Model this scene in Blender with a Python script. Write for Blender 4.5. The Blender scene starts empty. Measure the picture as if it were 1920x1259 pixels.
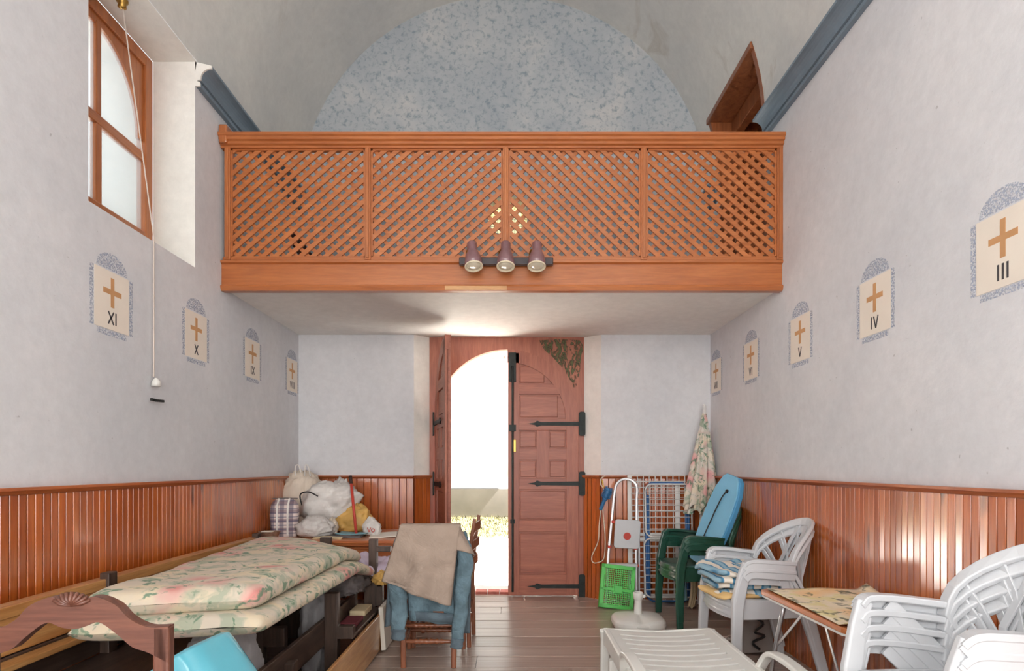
import bpy, bmesh, math, random
from mathutils import Vector, Matrix, noise
random.seed(7)
PI = math.pi
SC = bpy.context.scene
COL = SC.collection

# ------------------------------------------------------------------ camera
F = 1120.0; HC = 1.245; HOR = 875.0
cam_d = bpy.data.cameras.new('camera'); cam = bpy.data.objects.new('camera', cam_d); COL.objects.link(cam)
cam.location = (0, 0, HC); cam.rotation_euler = (PI/2, 0, 0)
cam_d.sensor_width = 36; cam_d.lens = 36*F/1920; cam_d.shift_y = (HOR-629.5)/1920; cam_d.clip_start = 0.05
SC.camera = cam

def at(x, y, Y):
    return Vector(((x-960)*Y/F, Y, HC+(HOR-y)*Y/F))

# ------------------------------------------------------------------ sky, sun, added fill lamps, exposure
w = bpy.data.worlds.new('world'); SC.world = w; w.use_nodes = True
w.node_tree.nodes['Background'].inputs[0].default_value = (0.86, 0.93, 1.0, 1)
w.node_tree.nodes['Background'].inputs[1].default_value = 0.9
def light(name, kind, loc, rot, energy, color=(1, 1, 1), size=None, size_y=None):
    d = bpy.data.lights.new(name, kind); d.energy = energy; d.color = color
    if kind == 'AREA':
        d.shape = 'RECTANGLE'; d.size = size; d.size_y = size_y
    if kind == 'SUN': d.angle = math.radians(0.6)
    o = bpy.data.objects.new(name, d); COL.objects.link(o); o.location = loc; o.rotation_euler = rot
    return o
sun = light('sun', 'SUN', (0, 0, 20), (0, 0, 0), 58.0, (1.0, 0.95, 0.89))
sun.rotation_euler = Vector((-0.60, 0.03, -0.80)).to_track_quat('-Z', 'Y').to_euler()
# fill lamps added behind the camera, in the nave windows and before bare wall
light('nave_window_fill', 'AREA', (-2.22, -1.9, 3.2), (0, -PI/2, 0), 84, (0.95, 0.98, 1.0), 1.2, 0.9)
light('nave_window_fill', 'AREA', (2.08, -1.9, 3.2), (0, PI/2, 0), 30, (1.0, 0.98, 0.95), 1.2, 0.9)
light('rear_fill', 'AREA', (0, -3.25, 1.65), (PI/2, 0, 0), 140, (1.0, 0.97, 0.94), 3.2, 2.9)  # unseen fill lamp; the wall behind it has no window
SC.view_settings.view_transform = 'Standard'; SC.view_settings.look = 'None'
SC.view_settings.gamma = 1; SC.view_settings.use_curve_mapping = False
SC.view_settings.exposure = 0.67
SC.cycles.use_denoising = True
SC.cycles.max_bounces = 6; SC.cycles.diffuse_bounces = 4; SC.cycles.glossy_bounces = 2; SC.cycles.transmission_bounces = 3; SC.cycles.transparent_max_bounces = 6
SC.cycles.use_adaptive_sampling = True; SC.cycles.adaptive_threshold = 0.05; SC.cycles.adaptive_min_samples = 8
SC.cycles.caustics_reflective = False; SC.cycles.caustics_refractive = False
SC.cycles.sample_clamp_indirect = 6

# ------------------------------------------------------------------ materials
def lin(c):
    return tuple(((v/255)/12.92 if v/255 <= .04045 else ((v/255+.055)/1.055)**2.4) for v in c)+(1,)
MATS = {}
def newmat(name):
    m = bpy.data.materials.new(name); m.use_nodes = True; MATS[name] = m
    nt = m.node_tree; return m, nt, nt.nodes['Principled BSDF']
def N(nt, t, **kw):
    n = nt.nodes.new(t)
    for k, v in kw.items():
        if k.startswith('i_'):
            n.inputs[k[2:].replace('_', ' ')].default_value = v
        else: setattr(n, k, v)
    return n
def ramp(nt, src, stops):
    r = nt.nodes.new('ShaderNodeValToRGB'); e = r.color_ramp.elements
    while len(e) < len(stops): e.new(0.5)
    for i, (p, c) in enumerate(stops): e[i].position = p; e[i].color = c
    nt.links.new(src, r.inputs[0]); return r.outputs[0]
def mix(nt, fac, a, b, mode='MIX'):
    m = nt.nodes.new('ShaderNodeMix'); m.data_type = 'RGBA'; m.blend_type = mode
    for s, v in ((0, fac), (6, a), (7, b)):
        if hasattr(v, 'links') or isinstance(v, bpy.types.NodeSocket): nt.links.new(v, m.inputs[s])
        else: m.inputs[s].default_value = v
    return m.outputs[2]
def coords(nt, scale=(1, 1, 1), rnd=0.0):
    tc = N(nt, 'ShaderNodeTexCoord'); mp = N(nt, 'ShaderNodeMapping'); mp.inputs['Scale'].default_value = scale
    nt.links.new(tc.outputs['Object'], mp.inputs['Vector'])
    if rnd:
        oi = N(nt, 'ShaderNodeObjectInfo'); mu = N(nt, 'ShaderNodeMath', operation='MULTIPLY'); mu.inputs[1].default_value = rnd
        nt.links.new(oi.outputs['Random'], mu.inputs[0])
        cb = N(nt, 'ShaderNodeCombineXYZ')
        for i in range(3): nt.links.new(mu.outputs[0], cb.inputs[i])
        nt.links.new(cb.outputs[0], mp.inputs['Location'])
    return mp.outputs[0]
def nz(nt, vec, scale, detail=4, rough=.55, dist=0):
    n = N(nt, 'ShaderNodeTexNoise'); n.inputs['Scale'].default_value = scale; n.inputs['Detail'].default_value = detail
    n.inputs['Roughness'].default_value = rough; n.inputs['Distortion'].default_value = dist
    nt.links.new(vec, n.inputs['Vector']); return n.outputs[0]
def bump(nt, b, h, strength, dist=.01):
    n = N(nt, 'ShaderNodeBump'); n.inputs['Strength'].default_value = strength; n.inputs['Distance'].default_value = dist
    nt.links.new(h, n.inputs['Height']); nt.links.new(n.outputs[0], b.inputs['Normal'])

def plain(name, c, rough=.5, metal=0, coat=0, var=.06, vs=6, bmp=0, trans=0):
    m, nt, b = newmat(name); v = coords(nt, rnd=3)
    c = lin(c); d = tuple(x*(1-var*2.2) for x in c[:3])+(1,)
    nt.links.new(ramp(nt, nz(nt, v, vs), [(.35, d), (.65, c)]), b.inputs['Base Color'])
    b.inputs['Roughness'].default_value = rough; b.inputs['Metallic'].default_value = metal; b.inputs['Coat Weight'].default_value = coat
    if bmp: bump(nt, b, nz(nt, v, 7, 5, .55, 1.2), bmp, .03)
    return m

def plaster(name, c1, c2, stain=None, spots=0):
    m, nt, b = newmat(name); v = coords(nt)
    base = ramp(nt, nz(nt, v, 1.1, 6, .6, .4), [(.3, lin(c1)), (.7, lin(c2))])
    fine = ramp(nt, nz(nt, v, 14, 5, .7), [(.3, (.9, .9, .9, 1)), (.7, (1, 1, 1, 1))])
    col = mix(nt, 1.0, base, fine, 'MULTIPLY')
    if stain:
        s = ramp(nt, nz(nt, coords(nt, (1.3, 1.0, .6)), 1.6, 7, .65, .8), [(.62, (0, 0, 0, 1)), (.8, (.7, .7, .7, 1))])
        col = mix(nt, s, col, lin(stain))
    if spots:
        s = ramp(nt, nz(nt, v, 30, 2, .5), [(.74, (0, 0, 0, 1)), (.77, (1, 1, 1, 1))])
        s2 = N(nt, 'ShaderNodeMath', operation='MULTIPLY'); nt.links.new(s, s2.inputs[0]); s2.inputs[1].default_value = spots
        col = mix(nt, s2.outputs[0], col, lin((120, 115, 112)))
    nt.links.new(col, b.inputs['Base Color']); b.inputs['Roughness'].default_value = .9
    b.inputs['Specular IOR Level'].default_value = .2
    bump(nt, b, nz(nt, v, 22, 6, .65), .25, .006)
    return m

def wood(name, light_c, dark_c, axis='X', rough=.4, coat=0, knots=0, scale=1.0, tint=.25, rnd=9):
    m, nt, b = newmat(name)
    s = [9.0*scale]*3; s['XYZ'.index(axis)] = .7*scale
    v = coords(nt, tuple(s), rnd)
    g = nz(nt, v, 2.2, 6, .62, 1.2)
    col = ramp(nt, g, [(.28, lin(dark_c)), (.5, tuple((a+c)/2 for a, c in zip(lin(dark_c), lin(light_c)))), (.72, lin(light_c))])
    g2 = nz(nt, v, 14, 3, .6)
    col = mix(nt, .5, col, ramp(nt, g2, [(.3, (.62, .62, .62, 1)), (.65, (1, 1, 1, 1))]), 'MULTIPLY')
    if knots:
        sk = [5.5]*3; sk['XYZ'.index(axis)] = 2.2
        vk = coords(nt, tuple(sk), rnd)
        vo = N(nt, 'ShaderNodeTexVoronoi'); vo.inputs['Scale'].default_value = 1.0; nt.links.new(vk, vo.inputs['Vector'])
        k = ramp(nt, vo.outputs['Distance'], [(.10, (1, 1, 1, 1)), (.2, (0, 0, 0, 1))])
        km = N(nt, 'ShaderNodeMath', operation='MULTIPLY'); nt.links.new(k, km.inputs[0]); km.inputs[1].default_value = knots
        col = mix(nt, km.outputs[0], col, lin((70, 38, 24)))
    oi = N(nt, 'ShaderNodeObjectInfo')
    t = ramp(nt, oi.outputs['Random'], [(0, (1-tint, 1-tint*1.1, 1-tint*1.2, 1)), (1, (1, 1, 1, 1))])
    col = mix(nt, 1.0, col, t, 'MULTIPLY')
    nt.links.new(col, b.inputs['Base Color'])
    b.inputs['Roughness'].default_value = rough; b.inputs['Coat Weight'].default_value = coat; b.inputs['Coat Roughness'].default_value = .16; b.inputs['Coat IOR'].default_value = 1.5 if coat < .6 else 2.0
    bump(nt, b, g2, .15, .003)
    return m

plaster('plaster', (214, 216, 220), (230, 230, 232), None, .35)
plaster('plaster_white', (232, 229, 222), (241, 239, 234))
plaster('soffit_plaster', (242, 238, 233), (249, 247, 243))
plaster('vault_plaster', (212, 212, 210), (232, 230, 224), (165, 148, 128))
# lunette: blue stipple
m, nt, b = newmat('lunette'); v = coords(nt)
base = ramp(nt, nz(nt, v, 1.6, 6, .65, .6), [(.3, lin((166, 174, 181))), (.55, lin((184, 189, 192))), (.75, lin((206, 204, 201)))])
st = ramp(nt, nz(nt, v, 20, 5, .68, .3), [(.5, (0, 0, 0, 1)), (.66, (1, 1, 1, 1))])
stm = N(nt, 'ShaderNodeMath', operation='MULTIPLY'); nt.links.new(st, stm.inputs[0]); stm.inputs[1].default_value = .75
nt.links.new(mix(nt, stm.outputs[0], base, lin((122, 138, 151))), b.inputs['Base Color']); b.inputs['Roughness'].default_value = .9
bump(nt, b, nz(nt, v, 30), .2, .005)
plain('cornice_blue', (130, 147, 160), .6, var=.08, vs=3)
for ax in 'XYZ':
    wood('gallery_'+ax, (200, 122, 68), (172, 96, 48), ax, .35, .35, 0, .8, .1)
    wood('pew_light_'+ax, (222, 170, 108), (176, 116, 62), ax, .35, .4, 0, 1, .1)
    wood('pew_dark_'+ax, (100, 80, 68), (58, 45, 40), ax, .45, .1, 0, 1, .15)
    wood('doorwood_'+ax, (184, 112, 86), (150, 84, 66), ax, .5, .1, 0, 1, .05)
    wood('chairwood_'+ax, (164, 100, 66), (112, 62, 40), ax, .4, .2, 0, 1.4, .1)
    wood('walnut_'+ax, (136, 88, 70), (94, 56, 46), ax, .4, .2, 0, 1.2, .05)
    wood('tablewood_'+ax, (218, 136, 80), (170, 88, 46), ax, .3, .4, 0, 1, .05)
wood('wainscot', (224, 122, 48), (174, 76, 26), 'Z', .32, 1.0, .8, .9, .25)
wood('wainscot_rail', (204, 118, 66), (160, 80, 44), 'X', .35, .4, 0, .8, .05)
wood('wainscot_rail_y', (204, 118, 66), (160, 80, 44), 'Y', .35, .4, 0, .8, .05)
wood('loftdoor', (176, 106, 64), (132, 74, 42), 'Z', .4, .2, 0, .8, .1)
wood('plank', (204, 188, 176), (150, 130, 118), 'X', .34, .3, .25, .9, .22)
plain('groove_dark', (84, 42, 24), .7)
plain('wainscot_back', (110, 54, 28), .7)
plain('iron', (44, 50, 48), .55, .4, var=.2, vs=20)
plain('brass', (190, 150, 80), .35, .9)
plain('aluminium', (196, 196, 198), .32, .85, vs=10)
plain('white_paint_metal', (226, 224, 220), .4)
plain('white_plastic', (206, 208, 211), .32, coat=.2, var=.02)
plain('cream_plastic', (224, 223, 217), .35, coat=.15, var=.02)
plain('green_plastic', (36, 82, 66), .3, coat=.3, var=.1)
plain('crate_green', (84, 200, 84), .35, var=.05)
plain('red_plastic', (206, 70, 56), .45)
plain('blue_tube', (62, 110, 168), .4)
plain('board_blue', (124, 192, 226), .45, var=.03)
plain('board_blue_edge', (84, 158, 204), .45, var=.03)
plain('tool_blue', (58, 118, 168), .4, var=.1)
plain('cable_white', (232, 222, 200), .5)
plain('cable_yellow', (218, 180, 60), .5)
plain('cable_black', (40, 38, 40), .5)
plain('rope', (214, 200, 190), .9)
plain('lamp_purple', (136, 100, 104), .3, coat=.4, var=.08)
plain('lamp_bar', (62, 52, 56), .4, coat=.2)
plain('lamp_rim', (236, 224, 196), .4)
plain('bulb_face', (226, 218, 196), .15, coat=.6)
plain('shirt', (166, 148, 134), .95, var=.05, vs=9, bmp=.7)
plain('denim', (112, 138, 150), .95, var=.2, vs=9, bmp=.8)
plain('denim_dark', (96, 112, 122), .95, var=.14, vs=14, bmp=.4)
plain('leather', (122, 74, 46), .6)
plain('rush', (190, 150, 100), .8, var=.2, vs=30)
plain('basin_blue', (104, 194, 214), .22, coat=.4, var=.03)
plain('bag_yellow', (226, 180, 100), .45, var=.12, vs=8)
plain('lilac', (214, 200, 220), .9, var=.06)
plain('grey_cloth', (120, 112, 110), .9, var=.2, vs=12)
plain('paper', (236, 230, 218), .8, var=.03)
plain('paper_cream', (224, 204, 164), .8)
plain('paper_teal', (130, 172, 182), .7)
plain('maroon', (120, 50, 58), .8)
plain('dark_green', (44, 84, 70), .8)
plain('dark_brown', (66, 42, 34), .7)
plain('station_cream', (240, 230, 216), .85, var=.02)
plain('station_brown', (206, 156, 108), .85, var=.04)
plain('station_black', (76, 72, 74), .85)
plain('red_ink', (206, 90, 80), .7)
plain('basket', (176, 140, 116), .8, var=.25, vs=30)
plain('grey_box', (150, 140, 134), .6)
plain('grass', (108, 104, 64), .95, var=.35, vs=14, bmp=.6)
plain('dirt_grey', (176, 170, 160), .9, var=.1)
plain('ext_wall', (190, 193, 197), .9, var=.05, vs=1.2)
plain('ext_band', (140, 134, 128), .9, var=.08, vs=2)
plain('concrete', (226, 224, 220), .9, var=.06, vs=2)
plain('brick', (190, 120, 108), .85, var=.15, vs=20)
plain('roof_tile', (206, 160, 140), .85, var=.1)
plain('mould_green', (88, 96, 62), .9, var=.25, vs=18)

# thin bag plastic
def bagmat(name, c, tr=.15):
    m, nt, b = newmat(name); v = coords(nt, rnd=4)
    c = lin(c); nt.links.new(ramp(nt, nz(nt, v, 7, 5), [(.3, tuple(x*.82 for x in c[:3])+(1,)), (.6, c)]), b.inputs['Base Color'])
    b.inputs['Roughness'].default_value = .38
    t = N(nt, 'ShaderNodeBsdfTranslucent'); t.inputs[0].default_value = c
    ms = N(nt, 'ShaderNodeMixShader'); ms.inputs[0].default_value = tr
    nt.links.new(b.outputs[0], ms.inputs[1]); nt.links.new(t.outputs[0], ms.inputs[2])
    nt.links.new(ms.outputs[0], nt.nodes['Material Output'].inputs[0])
    bump(nt, b, nz(nt, v, 16, 5, .6, 1.5), .5, .012)
bagmat('bag_white', (244, 240, 235)); bagmat('bag_grey', (228, 224, 220)); bagmat('bag_cream', (238, 224, 206)); bagmat('bag_clear', (214, 212, 214), .5)

# floral cloth
def floral(name, base, pinks, greens, sc=7.0):
    m, nt, b = newmat(name); v = coords(nt, rnd=5)
    wv = N(nt, 'ShaderNodeTexNoise'); wv.inputs['Scale'].default_value = 6; wv.inputs['Detail'].default_value = 4; nt.links.new(v, wv.inputs['Vector'])
    vm = N(nt, 'ShaderNodeVectorMath', operation='MULTIPLY_ADD'); nt.links.new(wv.outputs['Color'], vm.inputs[0]); vm.inputs[1].default_value = (.16, .16, .16); nt.links.new(v, vm.inputs[2])
    def cells(scale, lo, hi, off):
        a = N(nt, 'ShaderNodeVectorMath', operation='ADD'); nt.links.new(vm.outputs[0], a.inputs[0]); a.inputs[1].default_value = off
        vo = N(nt, 'ShaderNodeTexVoronoi'); vo.inputs['Scale'].default_value = scale; nt.links.new(a.outputs[0], vo.inputs['Vector'])
        return ramp(nt, vo.outputs['Distance'], [(lo, (1, 1, 1, 1)), (hi, (0, 0, 0, 1))])
    def wash(scale, lo, hi, off, amt):
        a = N(nt, 'ShaderNodeVectorMath', operation='ADD'); nt.links.new(vm.outputs[0], a.inputs[0]); a.inputs[1].default_value = off
        return ramp(nt, nz(nt, a.outputs[0], scale, 3, .55, .6), [(lo, (0, 0, 0, 1)), (hi, (amt, amt, amt, 1))])
    col = lin(base)
    col = mix(nt, wash(sc*.8, .46, .62, (8, 8, 1), .5), col, lin((232, 214, 176)))
    col = mix(nt, wash(sc*1.3, .50, .60, (3, 1, 7), .75), col, lin(greens[0]))
    col = mix(nt, cells(sc*.62, .26, .42, (0, 5, 2)), col, lin(pinks[0]))
    col = mix(nt, cells(sc*.62, .10, .24, (0, 5, 2)), col, lin(pinks[1]))
    col = mix(nt, wash(sc*2.2, .57, .63, (9, 2, 4), .9), col, lin(greens[1]))
    nt.links.new(col, b.inputs['Base Color']); b.inputs['Roughness'].default_value = .9
    bump(nt, b, nz(nt, v, 12, 4), .3, .01)
floral('floral', (212, 200, 182), [(220, 180, 168), (214, 146, 138)], [(160, 172, 150), (112, 142, 118)], 8)
floral('parasol_cloth', (214, 206, 196), [(222, 176, 172), (214, 150, 150)], [(140, 160, 136), (92, 128, 104)], 9)
floral('oilcloth', (236, 222, 196), [(240, 206, 160), (238, 196, 140)], [(226, 214, 150), (104, 104, 84)], 6)
# plaid
m, nt, b = newmat('plaid'); v = coords(nt)
sep = N(nt, 'ShaderNodeSeparateXYZ'); nt.links.new(v, sep.inputs[0])
def stripes(sock, freq, thr):
    a = N(nt, 'ShaderNodeMath', operation='MULTIPLY'); nt.links.new(sock, a.inputs[0]); a.inputs[1].default_value = freq
    f = N(nt, 'ShaderNodeMath', operation='FRACT'); nt.links.new(a.outputs[0], f.inputs[0])
    g = N(nt, 'ShaderNodeMath', operation='GREATER_THAN'); nt.links.new(f.outputs[0], g.inputs[0]); g.inputs[1].default_value = thr
    h = N(nt, 'ShaderNodeMath', operation='MULTIPLY'); nt.links.new(g.outputs[0], h.inputs[0]); h.inputs[1].default_value = .62
    return h.outputs[0]
col = lin((222, 206, 200))
col = mix(nt, stripes(sep.outputs[0], 14, .55), col, lin((70, 66, 92)))
col = mix(nt, stripes(sep.outputs[2], 14, .6), col, lin((96, 62, 84)))
col = mix(nt, stripes(sep.outputs[2], 31, .72), col, lin((70, 72, 104)))
nt.links.new(col, b.inputs['Base Color']); b.inputs['Roughness'].default_value = .6
# blue striped cushion
m, nt, b = newmat('cushion_stripe'); v = coords(nt, rnd=3)
wvt = N(nt, 'ShaderNodeTexWave'); wvt.inputs['Scale'].default_value = 3.2; wvt.inputs['Distortion'].default_value = 2.2; wvt.inputs['Detail Scale'].default_value = 1.2
nt.links.new(v, wvt.inputs['Vector'])
nt.links.new(ramp(nt, wvt.outputs[0], [(.4, lin((232, 222, 208))), (.46, lin((96, 152, 186))), (.7, lin((70, 128, 166))), (.9, lin((150, 186, 204)))]), b.inputs['Base Color']); b.inputs['Roughness'].default_value = .9
plain('cushion_yellow', (232, 194, 132), .9)
# stippled paint with gaps
m, nt, b = newmat('stipple'); v = coords(nt)
b.inputs['Base Color'].default_value = lin((168, 180, 204)); b.inputs['Roughness'].default_value = .9
tr = N(nt, 'ShaderNodeBsdfTransparent'); ms = N(nt, 'ShaderNodeMixShader')
nt.links.new(ramp(nt, nz(nt, v, 110, 2, .6), [(.40, (0, 0, 0, 1)), (.6, (.62, .62, .62, 1))]), ms.inputs[0])
nt.links.new(tr.outputs[0], ms.inputs[1]); nt.links.new(b.outputs[0], ms.inputs[2]); nt.links.new(ms.outputs[0], nt.nodes['Material Output'].inputs[0])
# dusty glass
def glassmat(name, tint, dif):
    m, nt, b = newmat(name)
    b.inputs['Base Color'].default_value = tint; b.inputs['Roughness'].default_value = .08
    tr = N(nt, 'ShaderNodeBsdfTransparent'); tr.inputs[0].default_value = tint
    tl = N(nt, 'ShaderNodeBsdfTranslucent'); tl.inputs[0].default_value = tint
    m1 = N(nt, 'ShaderNodeMixShader'); m1.inputs[0].default_value = dif
    nt.links.new(tr.outputs[0], m1.inputs[1]); nt.links.new(tl.outputs[0], m1.inputs[2])
    gl = N(nt, 'ShaderNodeBsdfGlossy'); gl.inputs['Roughness'].default_value = .08
    m2 = N(nt, 'ShaderNodeMixShader'); m2.inputs[0].default_value = .05
    nt.links.new(m1.outputs[0], m2.inputs[1]); nt.links.new(gl.outputs[0], m2.inputs[2])
    nt.links.new(m2.outputs[0], nt.nodes['Material Output'].inputs[0])
glassmat('glass', (.96, .98, .97, 1), .25); glassmat('glass_amber', (1.0, .92, .68, 1), .15)

# ------------------------------------------------------------------ mesh helpers
class MB:
    def __init__(s): s.v = []; s.f = []
    def add(s, vs, fs):
        o = len(s.v); s.v += [Vector(p) for p in vs]; s.f += [tuple(i+o for i in f) for f in fs]; return s
    def box(s, x0, x1, y0, y1, z0, z1):
        vs = [(x, y, z) for z in (z0, z1) for y in (y0, y1) for x in (x0, x1)]
        return s.add(vs, [(0, 2, 3, 1), (4, 5, 7, 6), (0, 1, 5, 4), (2, 6, 7, 3), (0, 4, 6, 2), (1, 3, 7, 5)])
    def prism(s, pts, a0, a1, plane='XZ'):
        """polygon in a plane, extruded along the third axis from a0 to a1"""
        def p(u, w, a):
            return {'XZ': (u, a, w), 'XY': (u, w, a), 'YZ': (a, u, w)}[plane]
        n = len(pts); vs = [p(u, w, a0) for u, w in pts]+[p(u, w, a1) for u, w in pts]
        return s.add(vs, [tuple(range(n))[::-1], tuple(range(n, 2*n))]+[(i, (i+1) % n, n+(i+1) % n, n+i) for i in range(n)])
    def sweep(s, pts, sec, up=(0, 0, 1), closed=False, scales=None):
        """sec: list of (a,b); a along side, b along local up"""
        pts = [Vector(p) for p in pts]; n = len(pts); k = len(sec); vs = []
        for i, p in enumerate(pts):
            if closed: t = pts[(i+1) % n]-pts[i-1]
            else: t = pts[min(i+1, n-1)]-pts[max(i-1, 0)]
            t.normalize(); u = Vector(up)
            side = t.cross(u)
            if side.length < 1e-4: side = t.cross(Vector((0, 1, .01)))
            side.normalize(); nn = side.cross(t).normalized()
            q = scales[i] if scales else 1
            vs += [p+side*a*q+nn*bb*q for a, bb in sec]
        fs = []
        for i in range(n if closed else n-1):
            for j in range(k):
                a = i*k+j; b2 = i*k+(j+1) % k; c = ((i+1) % n)*k+(j+1) % k; d = ((i+1) % n)*k+j
                fs.append((a, b2, c, d))
        if not closed: fs += [tuple(range(k))[::-1], tuple(range((n-1)*k, n*k))]
        return s.add(vs, fs)
    def ribbon(s, pts, w_, t_, up=(0, 0, 1), closed=False, scales=None):
        a, b2 = w_/2, t_/2; c = min(a, b2)*.35
        return s.sweep(pts, [(-a, -b2+c), (-a+c, -b2), (a-c, -b2), (a, -b2+c), (a, b2-c), (a-c, b2), (-a+c, b2), (-a, b2-c)], up, closed, scales)
    def tube(s, pts, r, n=8, closed=False, scales=None, up=(.13, .21, 1)):
        return s.sweep(pts, [(r*math.cos(2*PI*i/n), r*math.sin(2*PI*i/n)) for i in range(n)], up, closed, scales)
    def lathe(s, prof, n=20, center=(0, 0, 0), axis='Z'):
        """prof: (radius, height)"""
        c = Vector(center); vs = []; m_ = len(prof)
        for r, h in prof:
            for i in range(n):
                a = 2*PI*i/n; q = Vector((r*math.cos(a), r*math.sin(a), h))
                if axis == 'Y': q = Vector((q.x, q.z, q.y))
                if axis == 'X': q = Vector((q.z, q.x, q.y))
                vs.append(c+q)
        fs = [(i*n+j, i*n+(j+1) % n, (i+1)*n+(j+1) % n, (i+1)*n+j) for i in range(m_-1) for j in range(n)]
        fs += [tuple(range(n))[::-1], tuple(range((m_-1)*n, m_*n))]
        return s.add(vs, fs)
    def grid(s, fn, nu, nv, skip=None):
        vs = [fn(i/nu, j/nv) for j in range(nv+1) for i in range(nu+1)]
        fs = [(j*(nu+1)+i, j*(nu+1)+i+1, (j+1)*(nu+1)+i+1, (j+1)*(nu+1)+i) for j in range(nv) for i in range(nu) if not (skip and skip(i, j))]
        return s.add(vs, fs)
    def xform(s, M):
        s.v = [M @ p for p in s.v]; return s
    def build(s, name, mat, parent=None, smooth=False, bevel=0, solid=0, sub=0, kind=None):
        me = bpy.data.meshes.new(name); me.from_pydata([tuple(p) for p in s.v], [], s.f)
        bm = bmesh.new(); bm.from_mesh(me); bmesh.ops.recalc_face_normals(bm, faces=bm.faces); bm.to_mesh(me); bm.free()
        me.materials.append(MATS[mat])
        if smooth:
            for p in me.polygons: p.use_smooth = True
        o = bpy.data.objects.new(name, me); COL.objects.link(o); o.parent = parent
        if solid:
            d = o.modifiers.new('solid', 'SOLIDIFY'); d.thickness = solid; d.offset = 0
        if sub:
            d = o.modifiers.new('sub', 'SUBSURF'); d.levels = sub; d.render_levels = sub
        if bevel:
            d = o.modifiers.new('bevel', 'BEVEL'); d.width = bevel; d.segments = 2; d.limit_method = 'ANGLE'; d.angle_limit = .6
        if kind: o['kind'] = kind
        return o
def thing(name, label, cat, loc=(0, 0, 0), rz=0, group=None):
    o = bpy.data.objects.new(name, None); COL.objects.link(o); o.location = loc; o.rotation_euler = (0, 0, rz); o.empty_display_size = .1
    return tag(o, label, cat, group)
def tag(o, label, cat, group=None):
    o['label'] = label; o['category'] = cat
    if group: o['group'] = group
    return o
def struct(o, label=None, cat=None):
    o['kind'] = 'structure'
    if label: o['label'] = label
    if cat: o['category'] = cat
    return o
def dup(root, loc, rz, label, group=None):
    r = root.copy(); COL.objects.link(r); r.location = loc; r.rotation_euler = (0, 0, rz); r['label'] = label
    if group: r['group'] = group
    for ch in list(root.children):
        c = ch.copy(); COL.objects.link(c); c.parent = r
        for g in ch.children:
            d = g.copy(); COL.objects.link(d); d.parent = c
    return r
def linked(me, name, parent, loc, rot=(0, 0, 0), scale=(1, 1, 1)):
    o = bpy.data.objects.new(name, me); COL.objects.link(o); o.parent = parent; o.location = loc; o.rotation_euler = rot; o.scale = scale
    return o
def catmull(pts, n=8, closed=False):
    pts = [Vector(p) for p in pts]; out = []; m_ = len(pts)
    for i in range(m_ if closed else m_-1):
        if closed: p0, p1, p2, p3 = pts[i-1], pts[i], pts[(i+1) % m_], pts[(i+2) % m_]
        else: p0, p1, p2, p3 = pts[max(i-1, 0)], pts[i], pts[i+1], pts[min(i+2, m_-1)]
        for k in range(n):
            t = k/n
            out.append(.5*((2*p1)+(p2-p0)*t+(2*p0-5*p1+4*p2-p3)*t*t+(3*p1-p0-3*p2+p3)*t**3))
    if not closed: out.append(pts[-1])
    return out
def rrect(x0, x1, z0, z1, r, n=5):
    out = []
    for cx, cz, a in ((x1-r, z0+r, -PI/2), (x1-r, z1-r, 0), (x0+r, z1-r, PI/2), (x0+r, z0+r, PI)):
        out += [(cx+r*math.cos(a+PI/2*i/n), cz+r*math.sin(a+PI/2*i/n)) for i in range(n+1)]
    return out
# ================================================================== THE SETTING
XL, XR, YB, YN = -2.0, 1.86, 5.6, -3.3
VC, VZ, VR = -.07, 3.74, 1.92          # vault axis, springing height, radius
WIN = (2.82, 3.77); WINL2 = (-2.37, -1.43); WINR2 = (-2.37, -1.43)
SILL, HEAD = 2.5, 3.80
LD = (4.36, 5.35, 2.66, 4.35)          # little door of the gallery: y0, y1, z0, z1
def cells(us, ws, holes, fn):
    mb = MB()
    for i in range(len(us)-1):
        for j in range(len(ws)-1):
            cu, cw = (us[i]+us[i+1])/2, (ws[j]+ws[j+1])/2
            if any(h[0] < cu < h[1] and h[2] < cw < h[3] for h in holes): continue
            mb.add([fn(us[i], ws[j]), fn(us[i+1], ws[j]), fn(us[i+1], ws[j+1]), fn(us[i], ws[j+1])], [(0, 1, 2, 3)])
    return mb
hl = [(WIN[0], WIN[1], SILL, 9), (WINL2[0], WINL2[1], SILL, 9)]
struct(cells(sorted([YN, YB, *WIN, *WINL2]), [0, SILL, VZ], hl, lambda u, z: (XL, u, z)).build('wall_left', 'plaster'), 'pale blue-grey plastered wall with the small window')
hr = [(LD[0], LD[1], LD[2], 9), (WINR2[0], WINR2[1], SILL, 9)]
struct(cells(sorted([YN, YB, *WINR2, LD[0], LD[1]]), [0, SILL, LD[2], VZ], hr, lambda u, z: (XR, u, z)).build('wall_right', 'plaster'), 'pale plastered wall with painted station panels')
# vault
ths = [PI*i/48 for i in range(49)]
thd = math.asin((LD[3]-VZ)/VR); thw = math.asin((HEAD-VZ)/VR)
ths = sorted([t for t in ths if min(abs(t-thd), abs(t-thw), abs(t-(PI-thw))) > .01]+[thd, thw, PI-thw])
ys = sorted([YN, YB, *WIN, *WINL2, *WINR2, LD[0], LD[1], 1.0, 2.0])
def vp(u, t):
    x = VC+VR*math.cos(t)
    if t < .001: x = XR
    if t > PI-.001: x = XL
    return (x, u, VZ+VR*math.sin(t))
hv = [(LD[0], LD[1], -1, thd), (WINR2[0], WINR2[1], -1, thw), (WIN[0], WIN[1], PI-thw, 9), (WINL2[0], WINL2[1], PI-thw, 9)]
struct(cells(ys, ths, hv, vp).build('ceiling', 'vault_plaster', smooth=True), 'stained grey-white barrel vault')
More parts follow.
